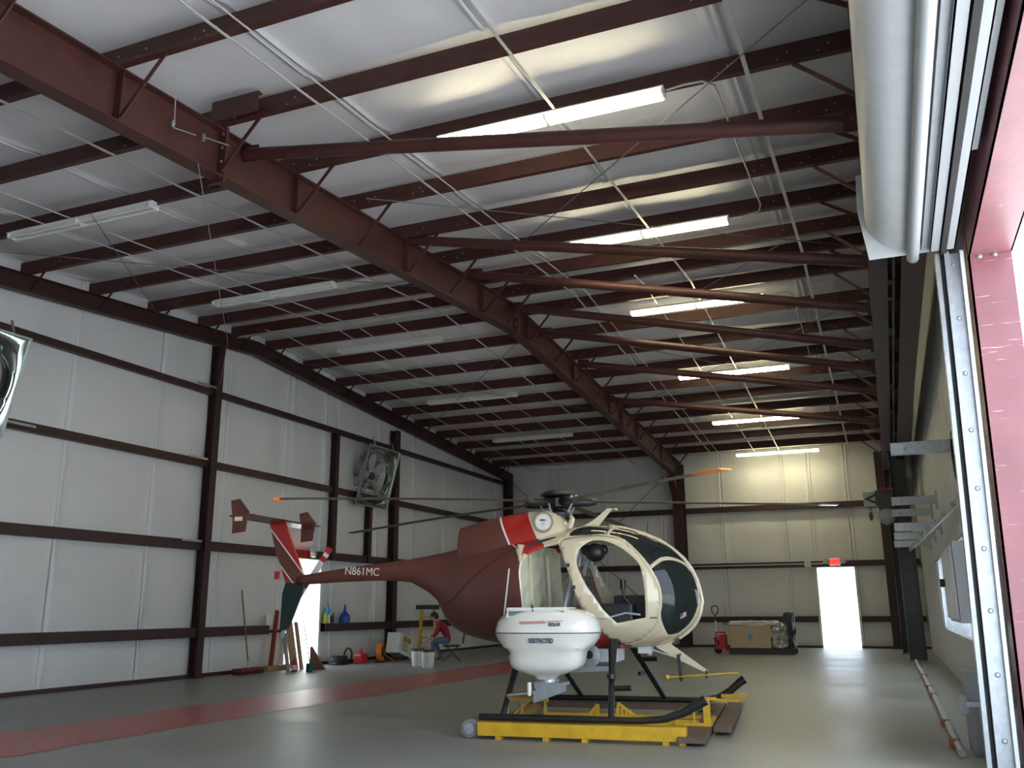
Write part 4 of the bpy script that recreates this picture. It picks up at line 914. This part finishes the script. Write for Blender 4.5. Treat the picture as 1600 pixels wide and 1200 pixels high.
for s in (-1, 1):
    m = MB(); mats_ = [hwhite, redp, redp]
    for k, (r0, r1, mi) in enumerate(((.08, .30, 0), (.30, .37, 1), (.37, .42, 0), (.42, .50, 1))):
        m.mi = mi; m.prism([(-.035, r0), (.045, r0), (.045, r1), (-.035, r1)], Rt+V((0, -.006, 0)), px_*s, ax*s, (0, 1, 0), .012)
    m.obj('tail_rotor_blade', mats_, HE)
MB().bar(Rt-ax*.1, Rt+ax*.1, .05, .04, (0, 1, 0)).obj('tail_rotor_hub', dgrey, HE)
# antenna whip beside the cabin
MB().tube([(-.43, -.62, 1.73), (-.5, -.66, 1.06)], .010, 6).box(-.52, -.48, -.68, -.6, 1.0, 1.08).obj('whip_antenna', offwhite, HE)
# landing gear
for y, xf, x0 in ((-1.09, 1.30, -.62), (1.10, 1.50, -.62)):
    f = 1 if y < 0 else 1
    e1 = [(x0, y, .21), (x0+.5, y, .21), (xf-.25, y, .21), (xf, y, .235), (xf+.18, y, .30), (xf+.32, y, .38), (xf+.40, y, .42)]
    if y > 0: e1 = [(x0, y, .21), (x0+.5, y, .21), (xf-.05, y, .21), (xf+.15, y, .24), (xf+.3, y, .32), (xf+.42, y, .42), (xf+.48, y, .46)]
    MB().tube(e1, [.032, .034, .034, .036, .042, .046, .05], 12).obj('skid_tube', dgrey if 0 else black, HE, smooth=True)
legs_ = [((.70, -.52, .93), (.76, -1.09, .22)), ((-.32, -.50, .90), (-.37, -1.09, .22)), ((.72, .52, .90), (1.02, 1.1, .22)), ((-.30, .5, .9), (.0, 1.1, .22))]
for a, b in legs_:
    a = V(a); b = V(b)
    MB().tube([a, a.lerp(b, .35), b], [.05, .038, .03], 10).obj('skid_leg', black, HE, smooth=True)
for a, b, t in ((legs_[0][0], legs_[0][1], .62), (legs_[2][0], legs_[2][1], .30)):
    p = V(a).lerp(V(b), t); MB().tube([p+V((-.03, 0, 0)), p+V((.2, -.02, .01))], .028, 8).tube([p+V((0, -.0, .10)), p+V((0, 0, .14))], .05, 8).tube([p+V((0, 0, -.18)), p+V((0, 0, -.14))], .045, 8).obj('boarding_step', black, HE)

# side hopper
hop = HE
def se(a, n_): return math.copysign(abs(cos(a))**(2/n_), cos(a)), math.copysign(abs(sin(a))**(2/n_), sin(a))
levels = [(1.295, -.10, .26, .10), (1.29, -.20, .40, .20), (1.265, -.30, .52, .27), (1.22, -.375, .60, .31), (1.16, -.425, .64, .335), (1.10, -.445, .655, .345), (1.06, -.45, .66, .35), (1.055, -.455, .665, .353), (1.045, -.455, .665, .353), (1.04, -.45, .66, .35), (.99, -.43, .64, .335), (.94, -.395, .60, .315), (.905, -.35, .555, .295), (.88, -.31, .52, .28), (.85, -.285, .50, .265), (.79, -.295, .49, .255), (.74, -.29, .475, .245), (.70, -.265, .445, .23), (.67, -.21, .385, .20), (.64, -.13, .30, .155), (.62, -.045, .225, .115), (.585, -.015, .19, .09)]
m = MB(); rings = []
for z, xa, xb, hy in levels:
    R = []
    for j in range(40):
        c_, s_ = se(2*pi*j/40, 2.6 if z > .92 else 3.6); R.append(V(((xa+xb)/2+(xb-xa)/2*c_, -1.0+hy*s_, z)))
    rings.append(R)
m.loft(rings)
for fi, f in enumerate(m.f[:-2]):
    zz = sum(m.v[i][2] for i in f)/4
    if 1.045 < zz < 1.055 or abs(zz-1.05) < .004: m.m[fi] = 1
hp = m.obj('hopper_tank', [hwhite, darkgreen], HE, smooth=True); hp['label'] = 'white hopper tank on the cabin side'
def face_y(z):
    L_ = sorted(levels)
    for (z0, a0, b0, h0), (z1, a1, b1, h1) in zip(L_[:-1], L_[1:]):
        if z0 <= z <= z1: return -1.0-(h0+(h1-h0)*(z-z0)/(z1-z0))
    return -1.35
m = MB(); m.box(-.27, .36, -1.25, -1.22, 1.245, 1.30); m.box(-.27, .36, -1.24, -.80, 1.285, 1.305); m.box(-.27, -.25, -1.26, -1.22, 1.21, 1.25); m.box(.34, .36, -1.26, -1.22, 1.21, 1.25); m.box(-.27, .36, -1.28, -1.26, 1.205, 1.215); m.box(-.27, .36, -1.262, -1.25, 1.275, 1.295); m.obj('hatch_rim', hwhite, hp)
MB().box(-.25, .34, -1.258, -1.252, 1.225, 1.268).obj('hatch_shadow_gap', mat('grey_green_gasket', (.16, .2, .19), .5, noise=.1), hp)
MB().bar((.02, -1.27, 1.22), (.0, -1.24, 1.33), .015, .02).obj('hatch_latch', black, hp)
def txt_on(txt, size, x, z, mt, nm, sx=1, tilt=0):
    M_ = Matrix.Translation((x, face_y(z)-.012, z)) @ Matrix.Rotation(tilt, 4, 'X') @ Matrix.Rotation(pi/2, 4, 'X'); return text_mesh(txt, size, mt, hp, M_, nm, .003, sx)
txt_on('RESTRICTED', .064, .115, .975, dtext, 'restricted_lettering', .72, .2)
txt_on('ISOLAIR', .042, .262, 1.135, dtext, 'maker_lettering', .8, -.15)
m = MB(); yy = face_y(1.15)-.006; m.add([(-.12, yy, 1.165), (.155, yy, 1.172), (.175, yy, 1.145), (-.09, yy, 1.138)], [(3, 2, 1, 0)]); m.add([(.17, yy, 1.168), (.35, yy, 1.175), (.34, yy, 1.165), (.17, yy, 1.160)], [(3, 2, 1, 0)]); m.obj('red_swoosh', ptext, hp)
MB().lathe([(.10, .52), (.12, .545), (.12, .585)], (.09, -1.0, 0), n=20).obj('gate_collar', galv, hp)
# spreader under the hopper
m = MB(); m.box(-.02, .20, -1.12, -.9, .50, .56); m.box(.0, .14, -1.13, -1.12, .46, .52); m.obj('gate_box', galv, hp)
m = MB(); m.prism([(-.30, .42), (.05, .46), (.30, .53), (.30, .56), (.2, .56), (-.04, .47), (-.30, .44)], (0, -.9, 0), (1, 0, 0), (0, 0, 1), (0, -1, 0), .24); m.prism([(-.02, .36), (.32, .48), (.32, .57), (.05, .52), (-.02, .46)], (0, -1.14, 0), (1, 0, 0), (0, 0, 1), (0, -1, 0), .02); m.obj('spreader_chute', galv, hp)
MB().tube([(-.07, -1.13, .43), (-.07, -1.13, .56)], .022, 8).obj('motor_cap', hwhite, hp)
# second hopper outlet under the belly and far-side tank
m = MB(); m.box(.24, .72, -.35, .1, .72, .86); m.obj('belly_duct', offwhite, HE, bevel=.02)
MB().lathe([(.10, -.02), (.12, .0), (.12, .04), (.05, .05)], (.42, -.37, .79), (0, -1, 0), 18).obj('blower_inlet', galv, HE, smooth=True)
MB().lathe([(.04, .0), (.045, .02)], (.42, -.42, .80), (0, -1, 0), 12).obj('blower_hub', black, HE)
MB().box(.2, .28, -.4, -.32, .68, .86).obj('blue_bottle', mat('blue_bottle_plastic', (.06, .12, .22), .3, noise=.2), HE, bevel=.02)
m = MB(); m.prism([(.02, .60), (.62, .63), (.66, .68), (.1, .68)], (0, -.1, 0), (1, 0, 0), (0, 0, 1), (0, -1, 0), .3); m.obj('belly_tray', galv, HE)
MB().box(.9, 1.05, -.1, .1, .80, .88).obj('front_crosstube_cover', offwhite, HE, bevel=.01)
MB().tube([(-.36, -.5, .92), (-.36, .5, .92)], .035, 8).tube([(.72, -.5, .93), (.72, .5, .93)], .035, 8).obj('cross_tube', black, HE)
m = MB(); rings = []
for z, xa, xb, hy in levels:
    rings.append([V(((xa+xb)/2+(xb-xa)/2*se(2*pi*j/24, 2.9)[0]*.9, 1.0+hy*se(2*pi*j/24, 2.9)[1], z)) for j in range(24)])
m.loft(rings); m.obj('hopper_tank', hwhite, HE, smooth=True)

# ---------------------------------------------------------------- dolly under the skids
DO = thing('helicopter_dolly', 'yellow steel dolly with plank crosspieces and grey wheels under the helicopter skids', 'dolly', (-3.581, 10.1318, 0), RAD(6))
def ibeam(x0, x1, y, z0, z1, w=.10):
    return MB().box(x0, x1, y-w/2, y+w/2, z1-.02, z1).box(x0, x1, y-w/2, y+w/2, z0, z0+.02).box(x0, x1, y-.012-.03, y+.012-.03, z0, z1)
MB().box(-.62, 1.50, -1.17, -1.03, .035, .165).obj('main_beam', yellow, DO, bevel=.006)
MB().box(-.62, 1.60, 1.00, 1.25, .10, .165).obj('far_plank', wood, DO, bevel=.006)
MB().box(.62, 1.54, -.24, -.18, .06, .13).obj('inner_rail', yellow, DO); MB().box(-.3, 1.52, .32, .36, .08, .115).obj('inner_rail', yellow, DO)
MB().box(-.62, -.5, -1.03, 1.03, .06, .14).obj('cross_beam', mat('brown_yellow', (.42, .25, .05), .6, noise=.3), DO); MB().box(.58, .62, -1.03, 1.03, .05, .09).obj('cross_beam', yellow, DO)
MB().box(1.42, 1.68, -1.2, 2.1, .03, .085).obj('front_plank', wood, DO, bevel=.004); MB().box(1.70, 1.88, -.4, 2.3, .04, .09).obj('front_plank', wood, DO, bevel=.004)
for x in (-.4, .1, .5, 1.3, 1.46):
    MB().box(x-.03, x+.03, -1.16, -1.04, 0, .035).obj('foot_pad', yellow, DO)
def truss(x0, y, h, w_, flip=1):
    m = MB(); pts_ = [(x0, .16), (x0+w_*flip, .16), (x0+w_*flip, .16+h)]
    for a, b in ((0, 1), (1, 2), (2, 0)): m.bar((pts_[a][0], y, pts_[a][1]), (pts_[b][0], y, pts_[b][1]), .03, .03)
    xm = x0+w_*flip*.55; m.bar((xm, y, .16), (xm, y, .16+h*.55), .02, .02); xm = x0+w_*flip*.78; m.bar((xm, y, .16), (xm, y, .16+h*.78), .02, .02)
    return m
truss(.42, -.75, .16, .14).obj('gusset', yellow, DO); truss(.90, -.35, .14, .2, -1).obj('gusset', yellow, DO)
m = MB(); m.bar((-.36, -.95, .16), (-.36, -.95, .42), .03, .03); m.bar((.05, -.95, .16), (.05, -.95, .40), .025, .025); m.box(-.36, .08, -.98, -.92, .36, .42); m.bar((-.2, -.95, .16), (-.2, -.95, .4), .02, .02); m.bar((-.1, -.95, .2), (-.34, -.95, .16), .02, .02); m.bar((-.1, -.95, .38), (-.36, -.95, .17), .02, .02)
m.obj('rear_gusset', mat('brown_yellow', (.42, .25, .05), .6, noise=.3), DO)
for y in (.0,):
    m = MB(); m.bar((1.15, -.30, .14), (1.62, -.30, .36), .035, .03); m.bar((1.62, -.30, .36), (1.74, -.30, .36), .06, .03); m.box(1.60, 1.67, -.34, -.27, .08, .36); m.bar((1.3, -.30, .10), (1.66, -.30, .10), .05, .03); m.bar((1.5, -.30, .1), (1.5, -.30, .3), .02, .02); m.bar((1.66, -.3, .1), (1.66, .35, .1), .04, .04); m.bar((1.7, -.3, .35), (1.95, .35, .28), .04, .03)
    m.obj('front_bracket', yellow, DO)
MB().box(1.7, 2.0, 1.0, 1.12, .25, .29).obj('far_bracket', yellow, DO)
for y in (-1.1, 1.1):
    wq = MB(); wq.lathe([(.055, -.035), (.09, -.03), (.095, 0), (.09, .03), (.055, .035)], (-.72, y, .095), (0, 1, 0), 22); wh = wq.obj('wheel', mat('grey_tyre', (.22, .23, .22), .7, noise=.2), DO, smooth=True)
    MB().lathe([(.02, -.045), (.055, -.04), (.055, .04), (.02, .045)], (-.72, y, .095), (0, 1, 0), 16).obj('wheel_disc', greym, wh, smooth=True); MB().bar((-.72, y, .095), (-.6, y, .1), .06, .05).obj('axle_arm', yellow, DO)

# ---------------------------------------------------------------- pallet jack with wrapped crate
t = thing('pallet_jack', 'red and black pallet jack with a tall white handle by the far wall', 'pallet jack', (-4.82, 27.1, 0))
MB().box(.02, .30, -.25, .25, .12, .20).box(.10, .28, -.2, .2, .2, .52).box(.02, .06, -.25, -.2, .2, .60).box(.26, .3, -.25, -.2, .2, .6).box(.02, .3, -.25, -.2, .56, .60).obj('frame', redp, t, bevel=.01)
MB().box(.3, 1.9, -.28, -.12, .07, .13).box(.3, 1.9, .12, .28, .07, .13).obj('fork', redp, t)
MB().lathe([(.09, -.04), (.1, 0), (.09, .04)], (.05, 0, .1), (0, 1, 0), 16).lathe([(.09, -.04), (.1, 0), (.09, .04)], (.05, -.14, .1), (0, 1, 0), 16).obj('wheel', rubber, t, smooth=True)
MB().tube([(.05, 0, .15), (-.02, 0, .45)], [.08, .05], 10).obj('pump', black, t, smooth=True)
MB().tube([(-.01, 0, .45), (.0, 0, .9)], .028, 8).obj('handle_shaft', white_m, t)
MB().tube([(0, 0, .9), (0, 0, 1.05), (-.08, 0, 1.15), (-.09, 0, 1.27), (-.03, 0, 1.32), (.05, 0, 1.32), (.10, 0, 1.26), (.09, 0, 1.15), (.01, 0, 1.05)], .017, 8).obj('grip_loop', dgrey, t, smooth=True)
t = thing('pallet', 'dark low pallet under the wrapped crate by the far wall', 'pallet', (-4.38, 26.6, .14))
m = MB()
for k in range(3): MB().box(0, 1.75, k*.45, k*.45+.09, -.14, 0).obj('runner', mat('dark_wood', (.06, .05, .045), .8, noise=.3), t)
for k in range(7): MB().box(0+k*.26, .2+k*.26, 0, 1.0, 0, .025).obj('deck_board', mat('dark_wood', (.06, .05, .045), .8), t)
t = thing('crate', 'tan cardboard crate with a blue label, strapped and topped with clear wrap', 'crate', (-4.36, 26.62, .17))
MB().box(0, 1.12, 0, .95, 0, .60).obj('box', cardb, t, bevel=.01); MB().box(-.0, .0+.005, 0, .0, 0, .0)
MB().box(.52, .62, -.012, -.002, .20, .38).obj('blue_label', mat('blue_label', (.12, .35, .5), .5, noise=.1), t)
def wrinkled(x0, x1, y0, y1, z0, z1, amp, seed, nx=14, ny=10):
    rnd = random.Random(seed); bm = bmesh.new(); bmesh.ops.create_cube(bm, size=1); bmesh.ops.subdivide_edges(bm, edges=bm.edges, cuts=9, use_grid_fill=True)
    for v in bm.verts:
        p = V((x0+(v.co.x+.5)*(x1-x0), y0+(v.co.y+.5)*(y1-y0), z0+(v.co.z+.5)*(z1-z0)))
        r = V((v.co.x, v.co.y, v.co.z)); k = max(0, r.length-.62)*.35
        p -= V((r.x*(x1-x0), r.y*(y1-y0), r.z*(z1-z0)))*k
        v.co = p + V((rnd.uniform(-amp, amp), rnd.uniform(-amp, amp), rnd.uniform(-amp, amp) if v.co.z > -.45 else 0))
    me = bpy.data.meshes.new('w'); bm.to_mesh(me); bm.free(); return me
me = wrinkled(-.02, 1.3, 0, .98, .60, .72, .02, 3); me.materials.append(mat('clear_wrap', (.75, .74, .68), .25, noise=.2, nscale=9, bump=.6)); inst('top_wrap', me, t)
MB().bar((-.01, -.01, .60), (.9, .0, .70), .02, .01).bar((.9, .0, .70), (1.5, 0, .55), .02, .01).obj('packing_strap', brass, t)
t = thing('wrapped_bundle', 'lumpy bundle in shiny stretch wrap at the right end of the crate', 'bundle', (-3.22, 26.62, .17))
me = wrinkled(0, .42, 0, .95, 0, .66, .035, 9); me.materials.append(plastic_wrap); inst('wrap', me, t)
me = wrinkled(.32, .58, .2, .95, 0, .95, .02, 19); me.materials.append(dgrey); inst('dark_carton', me, t)

# ---------------------------------------------------------------- things along the left wall
t = thing('push_broom', 'wide push broom with a red head, leaning on the left wall', 'broom', (-12.65, 16.1, 0))
MB().box(-.12, .12, -.38, .38, .06, .12).obj('broom_head', mat('dark_red_wood', (.2, .03, .03), .7, noise=.2), t, bevel=.01); MB().box(-.10, .10, -.38, .38, 0, .06).obj('bristles', mat('dark_red_bristles', (.10, .02, .02), .9, noise=.4, nscale=80), t)
MB().tube([(0, 0, .12), (-.26, -.05, 1.72)], .016, 8).obj('handle', mat('brown_handle', (.22, .13, .06), .6, noise=.2), t); MB().tube([(0, 0, .1), (-.02, 0, .28)], .03, 8).tube([(0, .22, .12), (-.04, 0, .35)], .006, 6).tube([(0, -.22, .12), (-.04, 0, .35)], .006, 6).obj('brace', offwhite, t)
t = thing('red_plank', 'narrow dark red plank leaning on the left wall beside the broom', 'plank', (-12.74, 16.95, 0)); MB().bar((0, 0, 0.0), (-.2, .42, 1.28), .11, .04, (1, 0, 0)).obj('plank', mat('red_lumber', (.25, .02, .03), .7, noise=.2), t)
t = thing('broom_head', 'tan spare broom head lying at the foot of the left wall', 'broom head', (-12.75, 17.2, 0)); MB().box(-.08, .08, -.42, .4, .05, .11).obj('block', tan, t); MB().box(-.07, .07, -.42, .4, 0, .05).obj('bristles', tan, t)
MB().box(XL+.1, XL+.11, 17.0, 17.2, .95, 1.2).obj('paper_sheet', white_m); tag(bpy.data.objects['paper_sheet'], 'white sheet of paper fixed to the left wall above the girt', 'paper')
for i, (dy, h, lean, wd, mt, lb) in enumerate(((0, 1.18, .12, .26, tan, 'wide tan board leaning beside the left doorway'), (.26, 1.02, .16, .12, tan, 'narrow tan board, right of the wide board by the left doorway'), (-.24, .8, .1, .12, greym, 'short grey board, left of the wide board by the left doorway'))):
    t = thing('leaning_board', lb, 'board', (-12.45, 17.45+dy, 0), 0, 'boards by the left doorway'); MB().bar((0, 0, 0), (-.35+.05*i, .12, h), wd, .03, (1, 0, 0)).obj('board', mt, t)
t = thing('red_jug', 'small red and white jug at the foot of the boards', 'jug', (-12.1, 16.95, 0)); MB().lathe([(.06, 0), (.065, .1), (.06, .2), (.02, .25), (.02, .28)], n=12).obj('body', redp, t, smooth=True); MB().lathe([(.067, .04), (.067, .14)], n=12).obj('label_band', white_m, t)
t = thing('wooden_wedge', 'low brown wooden wedge on the floor by the left doorway', 'wedge', (-12.1, 17.5, 0)); MB().prism([(0, 0), (.55, 0), (0, .5)], (0, 0, 0), (.5, .3, 0), (0, 0, 1), (0, 1, 0), .08).obj('wedge', mat('brown_wood', (.22, .10, .07), .8, noise=.2), t)
t = thing('squeegee', 'thin-handled squeegee with a teal head in front of the left doorway', 'squeegee', (-11.75, 17.0, 0)); MB().box(-.05, .05, -.06, .06, 0, .18).obj('head', teal, t, bevel=.015); MB().tube([(0, 0, .18), (-.7, .7, 1.05)], .010, 6).obj('handle', dgrey, t)
def bottle(loc, mt, lb, h=.25, r=.05, g='bottles on the girt', nm='bottle', capm=None):
    t = thing(nm, lb, 'bottle', loc, 0, g); MB().lathe([(r, 0), (r, h*.6), (r*.4, h*.78), (r*.35, h*.9)], n=12).obj('body', mt, t, smooth=True); MB().lathe([(r*.4, h*.9), (r*.4, h)], n=8).obj('cap', capm or dgrey, t); return t
gz = .97
bottle((XL+.08, 19.33, gz), lime, 'yellow-green bottle on the girt right beside the left doorway', .34, .06)
bottle((XL+.08, 19.47, gz), white_m, 'white bottle on the girt beside the yellow-green one', .30, .05)
t = bottle((XL+.08, 19.63, gz), dgrey, 'black bottle with a handle loop on the girt', .2, .06); MB().tube([(0, .03, .08), (0, .09, .14), (0, .07, .24), (0, 0, .24)], .012, 6).obj('handle_loop', dgrey, t)
t = thing('blue_jug', 'blue jug with a tapered spout standing on the girt', 'jug', (XL+.14, 20.12, gz)); MB().lathe([(.13, 0), (.14, .1), (.11, .2), (.04, .27), (.02, .45)], n=14).obj('body', blue, t, smooth=True); MB().tube([(0, .08, .2), (0, .2, .2), (0, .14, .05)], .02, 6).obj('handle', blue, t)
t = thing('blue_duster', 'light blue duster hanging on the left wall by the doorway', 'duster', (XL+.12, 19.38, 1.28)); MB().ball((0, 0, 0), (.05, .09, .11)).obj('duster_head', lblue, t, smooth=True); MB().tube([(0, 0, .1), (-.02, 0, .2)], .01, 6).obj('hook', dgrey, t)
t = thing('tool_pouch', 'black tool pouch lying on the floor under the blue jug', 'tool bag', (-12.5, 19.25, 0))
me = wrinkled(-.15, .15, -.2, .22, 0, .2, .015, 4); me.materials.append(black); inst('pouch', me, t); MB().box(.08, .14, -.12, -.06, 0, .1).obj('metal_clip', offwhite, t)
t = thing('hose_loop', 'loop of black hose on the floor behind the fuel can', 'hose', (-12.6, 19.85, 0)); MB().tube([(0, .17*cos(q*pi/10), .2+.16*sin(q*pi/10)) for q in range(21)], .02, 8, False).box(-.05, .05, -.2, .2, 0, .06).obj('hose', black, t, smooth=True)
t = thing('fuel_can', 'red plastic fuel can with a spout on the floor', 'fuel can', (-12.3, 19.95, 0)); MB().box(-.12, .12, -.16, .16, 0, .24).obj('body', redp, t, bevel=.05); MB().lathe([(.05, .22), (.035, .3), (.02, .38)], (0, .02, 0), n=10).obj('spout', redp, t, smooth=True); MB().tube([(0, -.1, .23), (0, -.08, .29), (0, .0, .28)], .015, 6).obj('handle', redp, t)
t = thing('cord_reel', 'orange extension cord wound around a black reel on the floor', 'cord reel', (-12.1, 20.55, 0), RAD(20))
for k in range(5): MB().tube([(-.05+.025*k, (.2+.01*(k % 2))*cos(q*pi/10), .24+(.2+.01*(k % 2))*sin(q*pi/10)) for q in range(21)], .018, 8, False).obj('cord_turn', orange, t, smooth=True)
MB().lathe([(.11, -.08), (.12, 0), (.11, .08)], (0, 0, .24), (1, 0, 0), 16).box(-.12, .12, -.16, .16, 0, .04).obj('reel', black, t); MB().tube([(.1, .0, .2), (.2, .15, .1), (.3, .3, .02), (.2, .5, .015)], .012, 6).obj('loose_cord', orange, t)
t = thing('carton', 'white carton with a yellow panel, tipped against the left wall column', 'carton', (-12.25, 21.75, 0), RAD(4), rot=(RAD(-14), 0, RAD(4)))
MB().box(-.2, .18, -.42, .42, .1, .62).obj('box', white_m, t, bevel=.01); MB().box(.181, .188, -.22, .24, .44, .58).obj('yellow_panel', mat('mustard_print', (.5, .36, .08), .6, noise=.1), t); MB().box(.181, .186, -.25, .1, .2, .4).obj('print', offwhite, t)
t = thing('black_bar', 'black bar lying on the floor beside the carton', 'bar', (-12.2, 21.2, 0)); MB().bar((0, -.3, .04), (.25, .5, .04), .1, .07).obj('bar', black, t)
for i, (x, y, lb) in enumerate(((-10.44, 19.45, 'white plastic bucket standing left of its twin, in front of the ladder'), (-9.93, 19.0, 'white plastic bucket standing right and nearer the camera'))):
    t = thing('bucket', lb, 'bucket', (x, y, 0), 0, 'two white buckets'); MB().lathe([(.125, 0), (.13, .01), (.155, .36), (.15, .36), (.125, .03), (0.0, .03)], n=22).obj('pail', white_m, t, smooth=True); MB().lathe([(.157, .34), (.162, .345), (.162, .385), (.15, .39), (.0, .39)], n=22).obj('lid', darkgreen, t)
    MB().tube([(.16*cos(a), .16*sin(a), .33-.1*sin(a/1)) for a in [q*pi/8 for q in range(9)]], .004, 6).obj('bail_handle', galv, t)
t = thing('step_ladder', 'yellow step ladder with a black top leaning folded near the left wall', 'ladder', (-11.85, 22.6, 0), RAD(22))
for s in (-1, 1): MB().bar((s*.26, 0, 0), (s*.17, .12, 1.28), .07, .03).obj('rail', yellow, t)
for s in (-1, 1): MB().bar((s*.24, .32, 0), (s*.15, .14, 1.26), .05, .03).obj('rear_rail', yellow, t)
for k in range(4): MB().box(-.23+.02*k, .23-.02*k, .0+.03*k, .1+.03*k, .25+.27*k, .28+.27*k).obj('step', yellow, t)
MB().box(-.32, .32, -.02, .26, 1.28, 1.40).obj('top_cap', black, t, bevel=.03)

# folding chair and seated person
RX = V((.925, .38, 0)); FX = V((-.38, .925, 0))      # screen right / away, used as the person's own axes
pers = thing('person', 'person in a red shirt and blue jeans sitting bent forward near the left wall', 'person', (-10.75, 21.3, 0), math.atan2(.38, .925))
def skin_mesh(name, joints, edges_, mats, facefn, parent, sub=2):
    me = bpy.data.meshes.new(name); me.from_pydata([j[0] for j in joints], edges_, []); o = bpy.data.objects.new(name, me); COL.objects.link(o)
    md = o.modifiers.new('s', 'SKIN'); md.use_smooth_shade = True
    for i, j in enumerate(joints): r = j[1]; me.skin_vertices[0].data[i].radius = (r, r*(j[2] if len(j) > 2 else 1))
    me.skin_vertices[0].data[0].use_root = True
    o.modifiers.new('u', 'SUBSURF').levels = sub; o.modifiers['u'].render_levels = sub
    dg = bpy.context.evaluated_depsgraph_get(); dg.update(); ev = o.evaluated_get(dg); m2 = bpy.data.meshes.new_from_object(ev); bpy.data.objects.remove(o)
    m2.materials.clear()
    for mt in mats: m2.materials.append(mt)
    for p in m2.polygons: p.material_index = facefn(p.center); p.use_smooth = True
    o = bpy.data.objects.new(name, m2); COL.objects.link(o); o.parent = parent; return o
# local frame: x = picture right, y = away from camera, z up; the person faces -x
J = [((.18, 0, .52), .135), ((.14, 0, .66), .14, .8), ((.05, 0, .82), .15, .85), ((-.03, 0, .92), .13, .9), ((-.10, 0, .99), .055), ((-.16, 0, 1.03), .06),            # 0-5 pelvis..neck
     ((-.21, 0, 1.07), .085), ((-.225, 0, 1.12), .08),                                                                                                 # 6-7 head
     ((.16, -.10, .52), .10), ((-.22, -.14, .50), .07), ((-.20, -.14, .27), .055), ((-.17, -.14, .09), .042), ((-.32, -.14, .045), .038),               # 8-12 near leg
     ((.16, .10, .52), .10), ((-.20, .16, .50), .07), ((-.10, .17, .27), .055), ((-.02, .17, .09), .042), ((-.16, .17, .045), .038),                    # 13-17 far leg
     ((-.04, -.17, .91), .06), ((-.14, -.22, .68), .048), ((-.36, -.16, .52), .036), ((-.44, -.14, .47), .028),                                        # 18-21 near arm
     ((-.04, .17, .91), .06), ((-.14, .22, .68), .048), ((-.38, .14, .52), .036), ((-.46, .12, .48), .028)]
Ed = [(0, 1), (1, 2), (2, 3), (3, 4), (4, 5), (5, 6), (6, 7), (0, 8), (8, 9), (9, 10), (10, 11), (11, 12), (0, 13), (13, 14), (14, 15), (15, 16), (16, 17), (3, 18), (18, 19), (19, 20), (20, 21), (3, 22), (22, 23), (23, 24), (24, 25)]
def pf(c_):
    if c_.z > .985 and c_.x < -.06: return 0
    if c_.x < -.20 and c_.z > .44 and c_.z < .62 and not (abs(abs(c_.y)-.15) < .09 and c_.z < .50 and c_.x > -.30): return 0
    if c_.z < .10: return 3
    if c_.z < .60 and not (c_.x > .1 and c_.z > .57): return 2
    return 1
skin_mesh('body', J, Ed, [skin, shirt, jeans, dgrey], pf, pers)
MB().ball((-.20, 0, 1.145), (.10, .09, .075)).ball((-.155, 0, 1.10), (.075, .085, .08)).obj('hair', hairm, pers, smooth=True)
MB().ball((-.30, 0, 1.08), (.02, .012, .018), 8, 6).obj('nose', skin, pers, smooth=True)
MB().ball((-.285, -.032, 1.10), .009, 8, 6).ball((-.285, .032, 1.10), .009, 8, 6).obj('eyes', black, pers)
MB().ball((-.20, -.092, 1.08), (.018, .01, .025), 8, 6).ball((-.20, .092, 1.08), (.018, .01, .025), 8, 6).obj('ears', skin, pers, smooth=True)
for s in (-1, 1):
    hx, hy, hz = (-.45, -.14, .465) if s < 0 else (-.47, .12, .475); m = MB()
    for k in range(4): 
        y = hy-.024+.016*k; l = (.055, .065, .06, .05)[k]; m.tube([(hx, y, hz), (hx-l*.6, y, hz-.012), (hx-l, y, hz-.04)], [.009, .008, .006], 6)
    m.tube([(hx+.02, hy-s*-.03, hz), (hx-.01, hy+s*.0+.03*(-s), hz-.03)], [.010, .007], 6); m.obj('fingers', skin, pers, smooth=True)
t = thing('folding_chair', 'black folding chair the person sits on', 'chair', (-10.50, 21.4, 0), math.atan2(.38, .925))
MB().box(-.22, .20, -.22, .22, .36, .40).obj('seat', black, t, bevel=.01); MB().prism([(-.2, .02), (.2, .02), (.17, .36), (-.17, .36)], (.26, 0, .42), (0, 1, 0), V((.15, 0, .98)), (1, 0, 0), .03).obj('backrest', black, t, bevel=.008)
for sx, sy in ((-1, -1), (-1, 1), (1, -1), (1, 1)): MB().tube([(sx*-.15, sy*.2, .37), (sx*.22, sy*.21, 0)], .012, 6).obj('leg', dgrey, t)

# ---------------------------------------------------------------- portals guide daylight through the openings
def portal(loc, rot, sx, sy):
    l = bpy.data.lights.new('daylight_portal', 'AREA'); l.shape = 'RECTANGLE'; l.size = sx; l.size_y = sy; l.cycles.is_portal = True
    o = bpy.data.objects.new('daylight_portal', l); COL.objects.link(o); o.location = loc; o.rotation_euler = V(rot).to_track_quat('-Z', 'Z').to_euler()
portal((1.35, (Y0+YJ)/2, ZO/2), (-1, 0, 0), YJ-Y0, ZO)
portal((1.25, 17.5, 1.5), (-1, 0, 0), 9.8, 1.5)
portal((XL-.3, (DL[0]+DL[1])/2, 1.25), (1, 0, 0), 1.4, 2.5)
portal(((DB[0]+DB[1])/2, D+.3, 1.25), (0, -1, 0), 1.2, 2.5)
for o in [o for o in bpy.data.objects if o.name.startswith('door_leaf')]: pass
